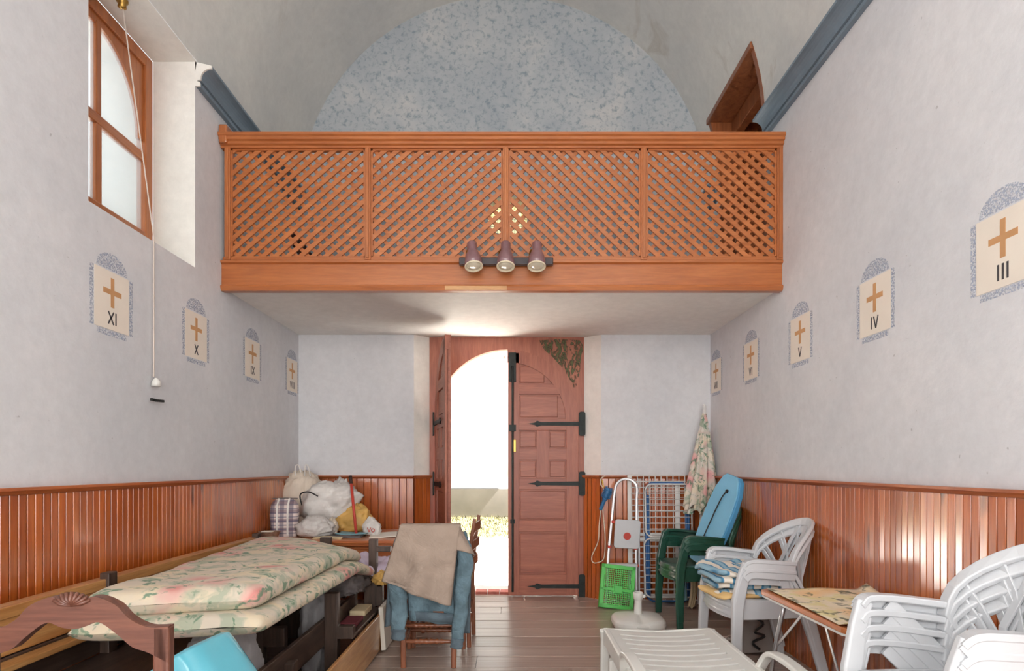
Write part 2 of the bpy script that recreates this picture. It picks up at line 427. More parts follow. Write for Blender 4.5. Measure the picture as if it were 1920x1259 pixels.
# back wall: lower plaster with the doorway, upper blue lunette with the round window
DX0, DX1, DZ = -.92, .835, 2.48
struct(cells([XL, DX0, DX1, XR], [0, DZ, 2.62], [(DX0, DX1, -1, DZ)], lambda u, z: (u, YB, z)).build('wall_back', 'plaster'), 'pale plastered wall around the doorway')
OC = (-.04, 3.595, .19)
def filled(loops, to3, name, mat):
    bm = bmesh.new()
    for lp in loops:
        vs = [bm.verts.new(to3(u, z)) for u, z in lp]
        for i in range(len(vs)): bm.edges.new((vs[i], vs[(i+1) % len(vs)]))
    bmesh.ops.triangle_fill(bm, use_beauty=True, edges=bm.edges)
    me = bpy.data.meshes.new(name); bm.to_mesh(me); bm.free(); me.materials.append(MATS[mat])
    o = bpy.data.objects.new(name, me); COL.objects.link(o); return o
arc = [(vp(0, t)[0], vp(0, t)[2]) for t in [PI*i/48 for i in range(49)]]
circ = [(OC[0]+OC[2]*math.cos(2*PI*i/32), OC[1]+OC[2]*math.sin(2*PI*i/32)) for i in range(32)]
struct(filled([[(XL, 2.62), (XR, 2.62)]+arc, circ], lambda u, z: (u, YB, z), 'wall_lunette', 'lunette'), 'blue-grey stippled half-round wall above the gallery')
struct(filled([[(XL, 0), (XR, 0)]+arc], lambda u, z: (u, YN, z), 'wall_front', 'plaster'), 'plastered wall behind the viewer')
# door reveal (splayed)
mb = MB()
for xa, xb in ((DX0, -.79), (DX1, .69)):
    mb.add([(xa, YB, 0), (xb, 5.72, 0), (xb, 5.72, DZ), (xa, YB, DZ)], [(0, 1, 2, 3)])
mb.add([(DX0, YB, DZ), (DX1, YB, DZ), (.69, 5.72, DZ), (-.79, 5.72, DZ)], [(0, 1, 2, 3)])
struct(mb.build('wall_reveal', 'plaster_white'), 'white splayed reveal of the doorway')
# floor planks
fl = struct(MB().box(XL, XR, YN, 5.80, -.06, -.022).build('floor', 'groove_dark'), 'worn grey-brown plank floor')
row = 0; y = YN
pl_me = MB().prism([(-.5, -.02), (.5, -.02), (.5, -.003), (.488, 0), (-.488, 0), (-.5, -.003)], -.5, .5, 'YZ').build('plank', 'plank')
PLM = pl_me.data; bpy.data.objects.remove(pl_me)
while y < 5.76:
    wd = .215+.04*random.random(); wd = min(wd, 5.80-y)
    cut = XL+(XR-XL)*(.3+.4*random.random())
    for x0, x1 in ((XL, cut), (cut, XR)):
        linked(PLM, 'plank', fl, ((x0+x1)/2, y+wd/2, random.uniform(-.0015, .0005)), (0, 0, 0), (x1-x0-.003, wd-.006, 1))
    y += wd
# cornices
def cornice(side, y0, y1):
    wx = XL if side < 0 else XR
    prof = [(0, 3.648), (.03, 3.648), (.03, 3.672), (.014, 3.675), (.014, 3.684), (.034, 3.688), (.034, 3.696)]
    prof += [(.034+.066*(1-math.cos(a)), 3.696+.062*math.sin(a)) for a in [PI/2*i/6 for i in range(1, 7)]]
    prof += [(.104, 3.758), (.104, 3.776), (0, 3.80)]
    return MB().prism([(wx-side*p, z) for p, z in prof], y0, y1, 'XZ')
t = struct(cornice(-1, WIN[1]+.012, YB).build('trim_1', 'cornice_blue'), 'blue-grey moulded cornice between window and gallery')
cornice(-1, WIN[1], WIN[1]+.012).build('end_cap', 'plaster_white', t)
struct(cornice(-1, WINL2[1], WIN[0]).build('trim_2', 'cornice_blue'), 'blue-grey moulded cornice before the window')
struct(cornice(1, WINR2[1], LD[0]).build('trim_3', 'cornice_blue'), 'long blue-grey moulded cornice')
struct(cornice(-1, YN, WINL2[0]).build('trim_4', 'cornice_blue')); struct(cornice(1, YN, WINR2[0]).build('trim_5', 'cornice_blue')); struct(cornice(1, LD[1], YB).build('trim_6', 'cornice_blue'))

# wainscot: strips, grooves, cap rail
WZ = 1.16
def boardmesh(wd):
    a = wd/2
    o = MB().prism([(-a, 0), (a, 0), (a, .0115), (a-.002, .014), (-a+.002, .014), (-a, .0115)], 0.0, 1.0, 'XY').build('board', 'wainscot')
    me = o.data; bpy.data.objects.remove(o); return me
BM_N = boardmesh(.0385); BM_W = boardmesh(.062)
def wainscot(name, label, a, b, nrm, me, pitch, capmat):
    """panel from a to b (2D points), boards standing off along nrm"""
    a = Vector((a[0], a[1], 0)); b = Vector((b[0], b[1], 0)); nrm = Vector((nrm[0], nrm[1], 0)).normalized(); d = (b-a); L = d.length; d.normalize()
    mb = MB()
    vs = []
    for z in (0, WZ-.03):
        vs += [a+Vector((0, 0, z)), b+Vector((0, 0, z)), b+nrm*.006+Vector((0, 0, z)), a+nrm*.006+Vector((0, 0, z))]
    mb.add(vs, [(0, 1, 2, 3), (4, 5, 6, 7), (0, 1, 5, 4), (1, 2, 6, 5), (2, 3, 7, 6), (3, 0, 4, 7)])
    root = struct(mb.build(name, 'wainscot_back'), label)
    ang = math.atan2(d.y, d.x); flip = nrm.dot(Vector((-d.y, d.x, 0))) < 0
    n = max(1, int(L/pitch)); p2 = L/n
    for i in range(n):
        p = a+d*(p2*(i+.5))+nrm*.006
        linked(me, 'board', root, (p.x, p.y, 0.0), (0, 0, ang+(PI if flip else 0)+random.uniform(-.03, .03)), (1, 1, WZ-.031))
    prof = [(0, -.03), (.028, -.03), (.034, -.022), (.046, -.012), (.046, 0), (0, 0)]
    mb = MB(); vs = []
    for q in (a, b):
        vs += [q+nrm*u+Vector((0, 0, WZ+z)) for u, z in prof]
    k = len(prof); mb.add(vs, [tuple(range(k)), tuple(range(k, 2*k))]+[(i, (i+1) % k, k+(i+1) % k, k+i) for i in range(k)])
    mb.build('cap_rail', capmat, root)
    return root
wainscot('trim_7', 'varnished orange beadboard wainscot below the window', (XL, .9), (XL, YB), (1, 0), BM_N, .0425, 'wainscot_rail_y')
wainscot('trim_8', 'varnished orange beadboard wainscot behind the white chairs', (XR, .9), (XR, YB), (-1, 0), BM_N, .0425, 'wainscot_rail_y')
wainscot('trim_9', 'varnished board wainscot behind the heap of bags', (XL+.02, YB), (DX0, YB), (0, -1), BM_W, .066, 'wainscot_rail')
wainscot('trim_10', 'varnished board wainscot behind the ladder', (DX1, YB), (XR-.02, YB), (0, -1), BM_W, .066, 'wainscot_rail')
wainscot('trim_11', 'sunlit narrow wainscot on the reveal beside the open door leaf', (DX0, YB), (-.79, 5.71), (.65, -.76), BM_N, .042, 'wainscot_rail')
wainscot('trim_12', 'narrow wainscot on the reveal beside the closed door leaf', (.69, 5.71), (DX1, YB), (-.6, -.8), BM_N, .042, 'wainscot_rail')

# windows in the side walls
def window(name, wx, sg, y0, y1, label):
    fx = wx+sg*.265; vx = wx-sg*.01
    root = struct(bpy.data.objects.new(name, None)); COL.objects.link(root); root['label'] = label
    mb = MB()
    for y in (y0, y1):
        mb.add([(wx, y, SILL), (fx, y, 2.66), (fx, y, HEAD), (vx, y, HEAD), (wx, y, VZ)], [(0, 1, 2, 3, 4)])
    mb.add([(wx, y0, SILL), (wx, y1, SILL), (fx, y1, 2.66), (fx, y0, 2.66)], [(0, 1, 2, 3)])
    mb.add([(vx, y0, HEAD), (vx, y1, HEAD), (fx, y1, HEAD), (fx, y0, HEAD)], [(0, 1, 2, 3)])
    ox = wx+sg*.62
    for y in (y0+.03, y1-.03):
        mb.add([(fx, y, 2.6), (ox, y, 2.56), (ox, y, HEAD), (fx, y, HEAD)], [(0, 1, 2, 3)])
    mb.add([(fx, y0, 2.6), (fx, y1, 2.6), (ox, y1, 2.56), (ox, y0, 2.56)], [(0, 1, 2, 3)])
    mb.add([(fx, y0, HEAD-.02), (fx, y1, HEAD-.02), (ox, y1, HEAD-.02), (ox, y0, HEAD-.02)], [(0, 1, 2, 3)])
    mb.build('reveal', 'plaster_white', root)
    xa, xb = sorted((fx, fx+sg*.06)); z0, z1 = 2.64, HEAD
    fm = MB()
    fm.box(xa, xb, y0, y0+.075, z0, z1); fm.box(xa, xb, y1-.075, y1, z0, z1); fm.box(xa, xb, y0+.075, y1-.075, z1-.075, z1); fm.box(xa, xb, y0+.075, y1-.075, z0, z0+.055)
    fm.build('window_frame', 'gallery_Z', root, bevel=.006)
    yc = (y0+y1)/2; TZ = 3.16
    xa, xb = sorted((fx+sg*.012, fx+sg*.05))
    MB().box(xa, xb, y0+.075, y1-.075, TZ-.028, TZ+.028).build('transom', 'gallery_Y', root, bevel=.005)
    MB().box(xa, xb, yc-.024, yc+.024, z0+.05, TZ-.028).build('mullion', 'gallery_Z', root, bevel=.005)
    MB().box(xa, xb, yc-.02, yc+.02, TZ+.028, z1-.1).build('mullion', 'gallery_Z', root, bevel=.005)
    # arched boards filling the corners of the upper light
    h = (y1-y0)/2-.075
    for s in (-1, 1):
        pts = [(yc+s*h, z1-.07), (yc+s*h, TZ+.1)]
        pts += [(yc+s*(h-.03)*math.cos(a), TZ+.1+(z1-.115-TZ-.1)*math.sin(a)) for a in [PI/2*i/10 for i in range(11)]]
        pts += [(yc, z1-.07)]
        MB().prism(pts, xa+.004, xb-.004, 'YZ').build('arch_board', 'gallery_Z', root)
    gx = fx+sg*.03
    for ya, yb2, za, zb in ((y0+.07, yc, z0+.05, TZ), (yc, y1-.07, z0+.05, TZ), (y0+.07, yc, TZ, z1-.07), (yc, y1-.07, TZ, z1-.07)):
        MB().box(gx-.002, gx+.002, ya, yb2, za, zb).build('pane', 'glass', root)
    return root
window('window_1', XL, -1, WIN[0], WIN[1], 'wooden arched window in a deep white reveal')
window('window_2', XL, -1, WINL2[0], WINL2[1], 'unseen arched nave window added behind the viewer for fill light')  # opening added behind the camera to hold a fill lamp
window('window_3', XR, 1, WINR2[0], WINR2[1], 'unseen arched nave window added opposite for fill light')  # unseen counterpart, added for its own fill lamp
# round window of the gallery
r = struct(bpy.data.objects.new('window_4', None), 'round amber window with wire mesh'); COL.objects.link(r)
mb = MB(); n = 32
mb.add([(OC[0]+OC[2]*math.cos(2*PI*i/n), yy, OC[1]+OC[2]*math.sin(2*PI*i/n)) for yy in (YB, YB+.35) for i in range(n)], [(i, (i+1) % n, n+(i+1) % n, n+i) for i in range(n)])
mb.build('reveal', 'plaster_white', r)
MB().lathe([(.001, YB+.2), (OC[2], YB+.2), (OC[2], YB+.204), (.001, YB+.204)], 32, (OC[0], 0, OC[1]), 'Y').build('pane', 'glass_amber', r)
mb = MB()
for i in range(-5, 6):
    d = i*.033; hh = math.sqrt(max(.001, OC[2]**2-d*d))
    mb.tube([(OC[0]+d, YB+.17, OC[1]-hh), (OC[0]+d, YB+.17, OC[1]+hh)], .002, 5); mb.tube([(OC[0]-hh, YB+.17, OC[1]+d), (OC[0]+hh, YB+.17, OC[1]+d)], .002, 5)
mb.build('wire_mesh', 'iron', r)

# gallery floor slab
struct(MB().box(XL, XR, 4.16, YB, 2.48, 2.66).build('floor_gallery', 'soffit_plaster'), 'white soffit under the wooden gallery')

# little gallery door in the right wall
r = struct(bpy.data.objects.new('door_2', None), 'small brown door cut into the vault above the gallery'); COL.objects.link(r)
dep = 2.3
def jamb(y0, y1, name):
    pts = [(XR, 2.66), (XR, VZ)]+[(vp(0, a)[0]-.004, vp(0, a)[2]) for a in [thd*i/8 for i in range(1, 9)]]
    pts += [(dep, LD[3]), (dep, 2.66)]
    MB().prism(pts, y0, y1, 'XZ').build(name, 'loftdoor', r)
jamb(LD[0], LD[0]+.045, 'jamb'); jamb(LD[1]-.045, LD[1], 'jamb')
xt = vp(0, thd)[0]
MB().box(xt-.012, dep, LD[0], LD[1], LD[3]-.05, LD[3]).build('lintel', 'loftdoor', r, bevel=.004)
MB().box(1.95, 2.02, LD[0]+.045, LD[1]-.045, LD[3]-.19, LD[3]-.05).build('lintel', 'loftdoor', r, bevel=.004)
MB().box(1.95, 2.02, LD[0]+.045, LD[0]+.14, 2.66, LD[3]-.19).build('door_stop', 'loftdoor', r, bevel=.004)
MB().box(1.95, 2.02, LD[1]-.14, LD[1]-.045, 2.66, LD[3]-.19).build('door_stop', 'loftdoor', r, bevel=.004)
d2 = MB().box(2.2, 2.24, LD[0]+.045, LD[1]-.045, 2.66, LD[3]-.02).build('leaf', 'loftdoor', r)
for k in range(4):
    y0 = LD[0]+.05+k*.225
    MB().box(2.175, 2.2, y0+.012, y0+.21, 2.7, LD[3]-.1).build('board', 'loftdoor', d2, bevel=.006)

# ------------------------------------------------------------------ main door
r = struct(bpy.data.objects.new('door_1', None), 'brown arched double door, one leaf open'); COL.objects.link(r)
CX, CZ, R0 = -.05, 1.684, .68
def arcpts(cx, cz, rad, a0, a1, n=20):
    return [(cx+rad*math.cos(a0+(a1-a0)*i/n), cz+rad*math.sin(a0+(a1-a0)*i/n)) for i in range(n+1)]
pts = [(-.79, 0), (-.79, 2.495), (.69, 2.495), (.69, 0), (CX+R0, 0)]+arcpts(CX, CZ, R0, 0, PI, 36)+[(CX-R0, 0)]
MB().prism(pts, 5.715, 5.80, 'XZ').build('door_frame', 'doorwood_Z', r)
mb = MB(); ap = [(CX+R0+.01, 0)]+arcpts(CX, CZ, R0+.01, 0, PI, 36)+[(CX-R0-.01, 0)]
n = len(ap); mb.add([(u, yy, z) for yy in (5.80, 6.12) for u, z in ap], [(i, i+1, n+i+1, n+i) for i in range(n-1)])
mb.build('outer_reveal', 'plaster_white', r)
# green-black mould on the spandrel
m, nt, b = newmat('mould'); v = coords(nt)
b.inputs['Base Color'].default_value = lin((104, 106, 76)); b.inputs['Roughness'].default_value = .9
tr = N(nt, 'ShaderNodeBsdfTransparent'); ms = N(nt, 'ShaderNodeMixShader')
nt.links.new(ramp(nt, nz(nt, coords(nt, (1, 1, .45)), 26, 4, .6, 1), [(.44, (0, 0, 0, 1)), (.56, (.8, .8, .8, 1))]), ms.inputs[0])
nt.links.new(tr.outputs[0], ms.inputs[1]); nt.links.new(b.outputs[0], ms.inputs[2]); nt.links.new(ms.outputs[0], nt.nodes['Material Output'].inputs[0])
st = [(.26, 2.45), (.42, 2.462), (.60, 2.455), (.675, 2.45), (.68, 2.36), (.66, 2.3), (.65, 2.16), (.62, 2.02), (.60, 1.985), (.575, 2.03), (.53, 2.12), (.47, 2.2), (.40, 2.28), (.31, 2.36)]
MB().prism(st, 5.712, 5.7145, 'XZ').build('mould_stain', 'mould', r)
def leaf(sg, loc, rz, espag):
    """hinge at local x = 0, meeting edge at x = sg*.68, inner face towards -y"""
    X = lambda u: sg*u
    base = [(X(0), .012), (X(.675), .012), (X(.675), CZ+R0-.004)]+[(X(u), z) for u, z in arcpts(.68, CZ, R0-.004, PI/2, PI, 18)]
    lf = MB().prism(base, .016, .05, 'XZ').build('door_leaf', 'doorwood_X', r); lf.location = loc; lf.rotation_euler = (0, 0, rz)
    def part(nm, u0, u1, z0, z1, y0, y1, mat, bev=.003):
        a, c = sorted((X(u0), X(u1))); return MB().box(a, c, y0, y1, z0, z1).build(nm, mat, lf, bevel=bev)
    part('stile', .57, .675, .012, 2.33, -.002, .03, 'doorwood_Z')
    part('stile', 0.002, .12, .012, CZ, -.002, .03, 'doorwood_Z')
    band = arcpts(.68, CZ, R0-.004, PI/2, PI, 18)+arcpts(.68, CZ, R0-.125, PI, PI/2, 18)
    MB().prism([(X(u), z) for u, z in band], -.002, .03, 'XZ').build('arched_stile', 'doorwood_Z', lf)
    for z0, z1 in ((.012, .213), (.619, .727), (1.024, 1.132), (1.307, 1.414), (1.589, 1.70), (1.933, 2.03)):
        u0 = .10
        if z1 > CZ: u0 = .68-math.sqrt((R0-.06)**2-max(0, z1-CZ)**2)
        part('rail', u0, .58, z0, z1, -.001, .029, 'doorwood_X')
    part('muntin', .286, .404, 1.132, 1.589, -.0015, .029, 'doorwood_Z')
    for u0, u1, z0, z1 in ((.13, .56, .23, .60), (.13, .56, .74, 1.01), (.30-.17, .276, 1.145, 1.295), (.414, .56, 1.145, 1.295), (.13, .276, 1.427, 1.577), (.414, .56, 1.427, 1.577), (.2, .56, 1.715, 1.92), (.33, .56, 2.045, 2.2)):
        part('panel', u0, u1, z0, z1, .009, .02, 'doorwood_X', .006)
    for z in (1.651, 1.081, .10):
        pts = [(X(-.01), z-.02), (X(.36), z-.016), (X(.40), z-.03), (X(.42), z-.012), (X(.49), z), (X(.42), z+.012), (X(.40), z+.03), (X(.36), z+.016), (X(-.01), z+.02)]
        h = MB().prism(pts, -.012, -.002, 'XZ').build('hinge_strap', 'iron', lf)
        pl = rrect(-.03, .03, z-.115, z+.115, .02)
        pl = [(X(u-.03), q) for u, q in pl]
        MB().prism(pl, -.02, -.006, 'XZ').build('hinge_plate', 'iron', lf)
    if espag:
        part('bolt_plate', .60, .665, 2.05, 2.33, -.02, -.002, 'iron')
        mb = MB(); mb.tube([(X(.632), -.018, .05), (X(.632), -.018, 2.2)], .011, 8); mb.box(min(X(.60), X(.665)), max(X(.60), X(.665)), -.03, -.002, 1.58, 1.64); mb.box(min(X(.61), X(.655)), max(X(.61), X(.655)), -.025, -.002, .7, .74)
        mb.build('bolt_rod', 'iron', lf)
        part('lock_plate', .60, .64, 1.38, 1.50, -.012, -.002, 'brass')
    else:
        mb = MB(); mb.tube(catmull([(X(.60), .05, .72), (X(.60), .10, .72), (X(.60), .11, .70), (X(.60), .11, .63), (X(.60), .10, .61), (X(.60), .05, .61)], 5), .007, 8)
        mb.build('pull_handle', 'iron', lf)
    return lf
leaf(-1, (.638, 5.70, 0), 0, True)
leaf(1, (-.735, 5.70, 0), math.radians(-75.5), False)

# ------------------------------------------------------------------ outside the door
bk = struct(MB().box(-.72, .62, 5.80, 5.93, -.12, -.02).build('trim_13', 'dirt_grey'), 'brick doorstep in the open doorway')
BRK = MB().box(-.055, .055, -.06, .06, -.03, .03).build('brick', 'brick'); bme = BRK.data; bpy.data.objects.remove(BRK)
for k in range(11): linked(bme, 'brick', bk, (-.66+k*.12, 5.867, -.005+random.uniform(-.004, .004)), (0, 0, random.uniform(-.03, .03)))
def gz(Y): return -.01 if Y < 5.95 else -.01+(Y-5.95)/(8.2-5.95)*.265 if Y < 8.2 else .255+(Y-8.2)/1.8*.13
struct(MB().add([(x, Y, gz(Y)) for Y in (5.9, 5.95, 7, 8.2) for x in (-8, 8)], [(0, 1, 3, 2), (2, 3, 5, 4), (4, 5, 7, 6)]).build('ground_path', 'concrete'), 'sunlit pale concrete path outside')
def gfn(u, v_):
    x = -8+16*u; Y = 8.2-.12*x/8+v_*(1.85+.12*x/8); return (x, Y, gz(Y)+.03*noise.noise((x*2, Y*2, 0))+.012)
struct(MB().grid(gfn, 60, 16).build('ground_grass', 'grass', smooth=True), 'dry sunlit strip of ground outside')
mb = MB()
for k in range(5000):
    x = random.uniform(-2.2, 1.2); Y = random.uniform(8.2, 9.9); z = gz(Y)+.02; h = random.uniform(.02, .06); a = random.uniform(0, PI); lx = random.uniform(-.03, .03)
    mb.add([(x-.006*math.cos(a), Y-.006*math.sin(a), z), (x+.006*math.cos(a), Y+.006*math.sin(a), z), (x+lx, Y+lx, z+h)], [(0, 1, 2)])
o = mb.build('grass', 'grass'); o['kind'] = 'stuff'; tag(o, 'short yellow-green grass in front of the outside wall', 'grass')
ew = struct(MB().box(-8, 8, 10.0, 10.3, 0, 3.03).build('wall_outside', 'ext_wall'), 'white sunlit garden wall outside')
MB().box(-8, 8, 9.97, 10.0, .2, .87).build('plinth', 'ext_band', ew)
tl = MB().add([(.1*math.cos(PI*i/8), yy, .05*math.sin(PI*i/8)) for yy in (0, .5) for i in range(9)], [(i, i+1, 9+i+1, 9+i) for i in range(8)]).build('tile', 'roof_tile', solid=.012)
tme = tl.data; tmod = True; bpy.data.objects.remove(tl)
for k in range(24):
    o = linked(tme, 'tile', ew, (-2.6+k*.17, 9.88, 3.03+.01*(k % 2)), (math.radians(14), 0, 0)); d = o.modifiers.new('solid', 'SOLIDIFY'); d.thickness = .012

# ================================================================== GALLERY FRONT
GY = 4.125
g = thing('gallery_balustrade', 'orange-brown wooden gallery front with diagonal lattice panels', 'balustrade', (0, GY, 2.45))
def gl(X, Z): return X, Z-2.45
prof = [(-.02, 2.665), (-.032, 2.66), (-.032, 2.645), (-.014, 2.635), (-.014, 2.497), (-.03, 2.49), (-.034, 2.478), (-.022, 2.452), (.03, 2.452), (.03, 2.665)]
MB().prism([(y, z-2.45) for y, z in prof], XL+.001, XR-.001, 'YZ').build('beam', 'gallery_X', g)
MB().box(-.46, -.036, -.0352, -.024, .006, .032).build('bare_patch', 'pew_light_X', g)
hp = [(-.03, 3.432), (-.03, 3.445), (-.045, 3.452), (-.045, 3.468), (-.06, 3.475), (-.06, 3.492), (-.072, 3.5), (-.072, 3.518), (-.06, 3.524), (.06, 3.524), (.07, 3.5), (.04, 3.432)]
MB().prism([(y, z-2.45) for y, z in hp], XL+.002, XR-.001, 'YZ').build('handrail', 'gallery_X', g)
MB().box(XL+.004, XL+.06, -.066, .1, 1.0, 1.125).build('end_block', 'gallery_Z', g, bevel=.01)
MB().box(-1.99, 1.85, -.016, .022, .215, .238).build('bottom_rail', 'gallery_X', g, bevel=.004)
posts = [-1.955, -.991, -.044, .906, 1.842]
for k, px in enumerate(posts):
    mb = MB().box(px-.02, px+.02, -.026, .03, .215, .985); mb.box(px-.009, px+.009, -.034, -.026, .225, .985)
    mb.build('post', 'gallery_Z', g, bevel=.003)
def clip(poly, x0, x1, z0, z1):
    for ax, lim, sgn in ((0, x0, 1), (0, x1, -1), (1, z0, 1), (1, z1, -1)):
        out = []
        for i in range(len(poly)):
            a, c = poly[i-1], poly[i]; da, dc = sgn*(a[ax]-lim), sgn*(c[ax]-lim)
            if (da >= 0) != (dc >= 0):
                tt = da/(da-dc); out.append((a[0]+(c[0]-a[0])*tt, a[1]+(c[1]-a[1])*tt))
            if dc >= 0: out.append(c)
        poly = out
        if len(poly) < 3: return None
    return poly
Z0, Z1 = .232, .984
for k in range(4):
    x0, x1 = posts[k]+.02, posts[k+1]-.02
    fr = MB(); fr.box(x0, x0+.012, -.012, .02, Z0, Z1); fr.box(x1-.012, x1, -.012, .02, Z0, Z1); fr.box(x0, x1, -.012, .02, Z1-.012, Z1); fr.box(x0, x1, -.012, .02, Z0, Z0+.012)
    pn = fr.build('lattice_panel', 'gallery_X', g)
    for layer in (0, 1):
        up = (k < 2) == (layer == 0)
        ang = math.radians(41 if (k < 2 and layer == 0) else 44.5 if k < 2 else (44 if k == 2 else 41) if layer == 0 else 45)
        dx, dz = math.cos(ang), math.sin(ang)*(1 if up else -1)
        nx, nz_ = -dz, dx
        if nz_ < 0: nx, nz_ = -nx, -nz_
        pitch, hw = .0568, (.0148 if layer == 0 else .0125)
        cx, cz = (x0+x1)/2, (Z0+Z1)/2
        for i in range(-14, 15):
            ox, oz = cx+nx*pitch*(i+.3*layer), cz+nz_*pitch*(i+.3*layer)
            poly = [(ox-dx*2-nx*hw, oz-dz*2-nz_*hw), (ox+dx*2-nx*hw, oz+dz*2-nz_*hw), (ox+dx*2+nx*hw, oz+dz*2+nz_*hw), (ox-dx*2+nx*hw, oz-dz*2+nz_*hw)]
            q = clip(poly, x0+.006, x1-.006, Z0+.006, Z1-.006)
            if q: MB().prism(q, -.009 if layer == 0 else .006, .003 if layer == 0 else .017, 'XZ').build('slat', 'gallery_X', pn)
# things stored in the gallery, glimpsed through the lattice
o = MB().prism([(-.05, 0), (.05, 0), (.05, 1.15), (-.05, 1.15)], -.015, .015, 'XZ').build('plank_leaning', 'dark_brown', bevel=.004); o.name = 'leaning_plank'
o.location = (-1.50, 5.2, 2.66); o.rotation_euler = (math.radians(-14), math.radians(-36), 0); tag(o, 'dark brown plank leaning in the gallery behind the lattice', 'plank')
def blob(name, c, rad, mat, parent=None, amp=.12, fr=3.0, seed=0, flat=.75, nu=56, nv=36, pinch=0, sq=1.0, tilt=0):
    """crumpled sack: a squarish ball with folds, flattened below, gathered towards the top by pinch"""
    vs = []; mb = MB(); c = Vector(c)
    for j in range(nv+1):
        ph = -PI/2+PI*j/nv
        for i in range(nu):
            th = 2*PI*i/nu
            d = Vector((math.cos(ph)*math.cos(th), math.cos(ph)*math.sin(th), math.sin(ph)))
            d = Vector([math.copysign(abs(q)**sq, q) for q in d])
            nn = noise.fractal(d*fr+Vector((seed*7.1, seed*3.3, seed)), .8, 2.1, 4)
            rr = 1+amp*nn-amp*.9*abs(noise.noise(d*fr*2.1+Vector((seed, 2*seed, 5))))+amp*.5*abs(noise.noise(d*fr*4.3+Vector((seed, 1, 3*seed))))
            z = d.z
            if pinch and z > .2: k2 = 1-pinch*((z-.2)/.8)**.8; d = Vector((d.x*k2*(1+.18*math.sin(7*th+seed)*pinch*(z-.2)), d.y*k2*(1+.18*math.cos(5*th)*pinch*(z-.2)), z))
            p = Vector((d.x*rad[0]*rr, d.y*rad[1]*rr, (max(z, -flat) if z < 0 else z)*rad[2]*(rr if z > -flat else 1)))
            p.x += tilt*p.z
            vs.append(c+p)
    fs = [(j*nu+i, j*nu+(i+1) % nu, (j+1)*nu+(i+1) % nu, (j+1)*nu+i) for j in range(nv) for i in range(nu)]
    mb.add(vs, fs); return mb.build(name, mat, parent, smooth=True)
o = blob('cloth_bundle', (-1.83, 5.1, 2.80), (.14, .12, .19), 'dark_green', amp=.3, seed=4); tag(o, 'dark green cloth bundle on the gallery floor behind the lattice', 'cloth')
o = blob('maroon_cushion', (-1.62, 4.7, 2.73), (.2, .15, .1), 'maroon', amp=.15, seed=6, sq=.7); tag(o, 'maroon cushion on the gallery floor behind the lattice', 'cushion')

# spotlight bar
s = thing('spotlight_bar', 'dark ceiling bar with three purple-brown spotlights on the gallery beam', 'spotlight', (-.04, 4.09, 2.64))
MB().box(-.32, .32, -.04, 0.0, -.025, .025).build('bar', 'lamp_bar', s, bevel=.006)
for k, dx in enumerate((-.222, -.002, .205)):
    ax = Vector((.10 if k == 0 else .0 if k == 1 else -.02, -.3, -1)).normalized()
    M = Matrix.Translation((dx, -.115, .025)) @ ax.to_track_quat('Z', 'Y').to_matrix().to_4x4()
    sh = MB().lathe([(.012, -.08), (.03, -.078), (.034, -.07), (.034, -.015), (.037, -.006), (.05, .025), (.057, .06), (.059, .1), (.053, .1), (.05, .05), (.03, .0), (.02, -.01)], 24).xform(M).build('lamp_shade', 'lamp_purple', s, smooth=True)
    MB().lathe([(.058, .098), (.061, .1), (.061, .106), (.055, .107), (.053, .1)], 24).xform(M).build('rim', 'lamp_rim', sh, smooth=True)
    MB().lathe([(.02, .06), (.05, .09), (.045, .102), (.02, .104), (.001, .105)], 24).xform(M).build('bulb', 'bulb_face', sh, smooth=True)
    MB().tube(catmull([(dx-.03, -.02, .0), (dx-.045, -.05, .045), (dx-.03, -.085, .06), (dx-.005, -.1, .03)], 5), .006, 8).build('bracket', 'brass', s)

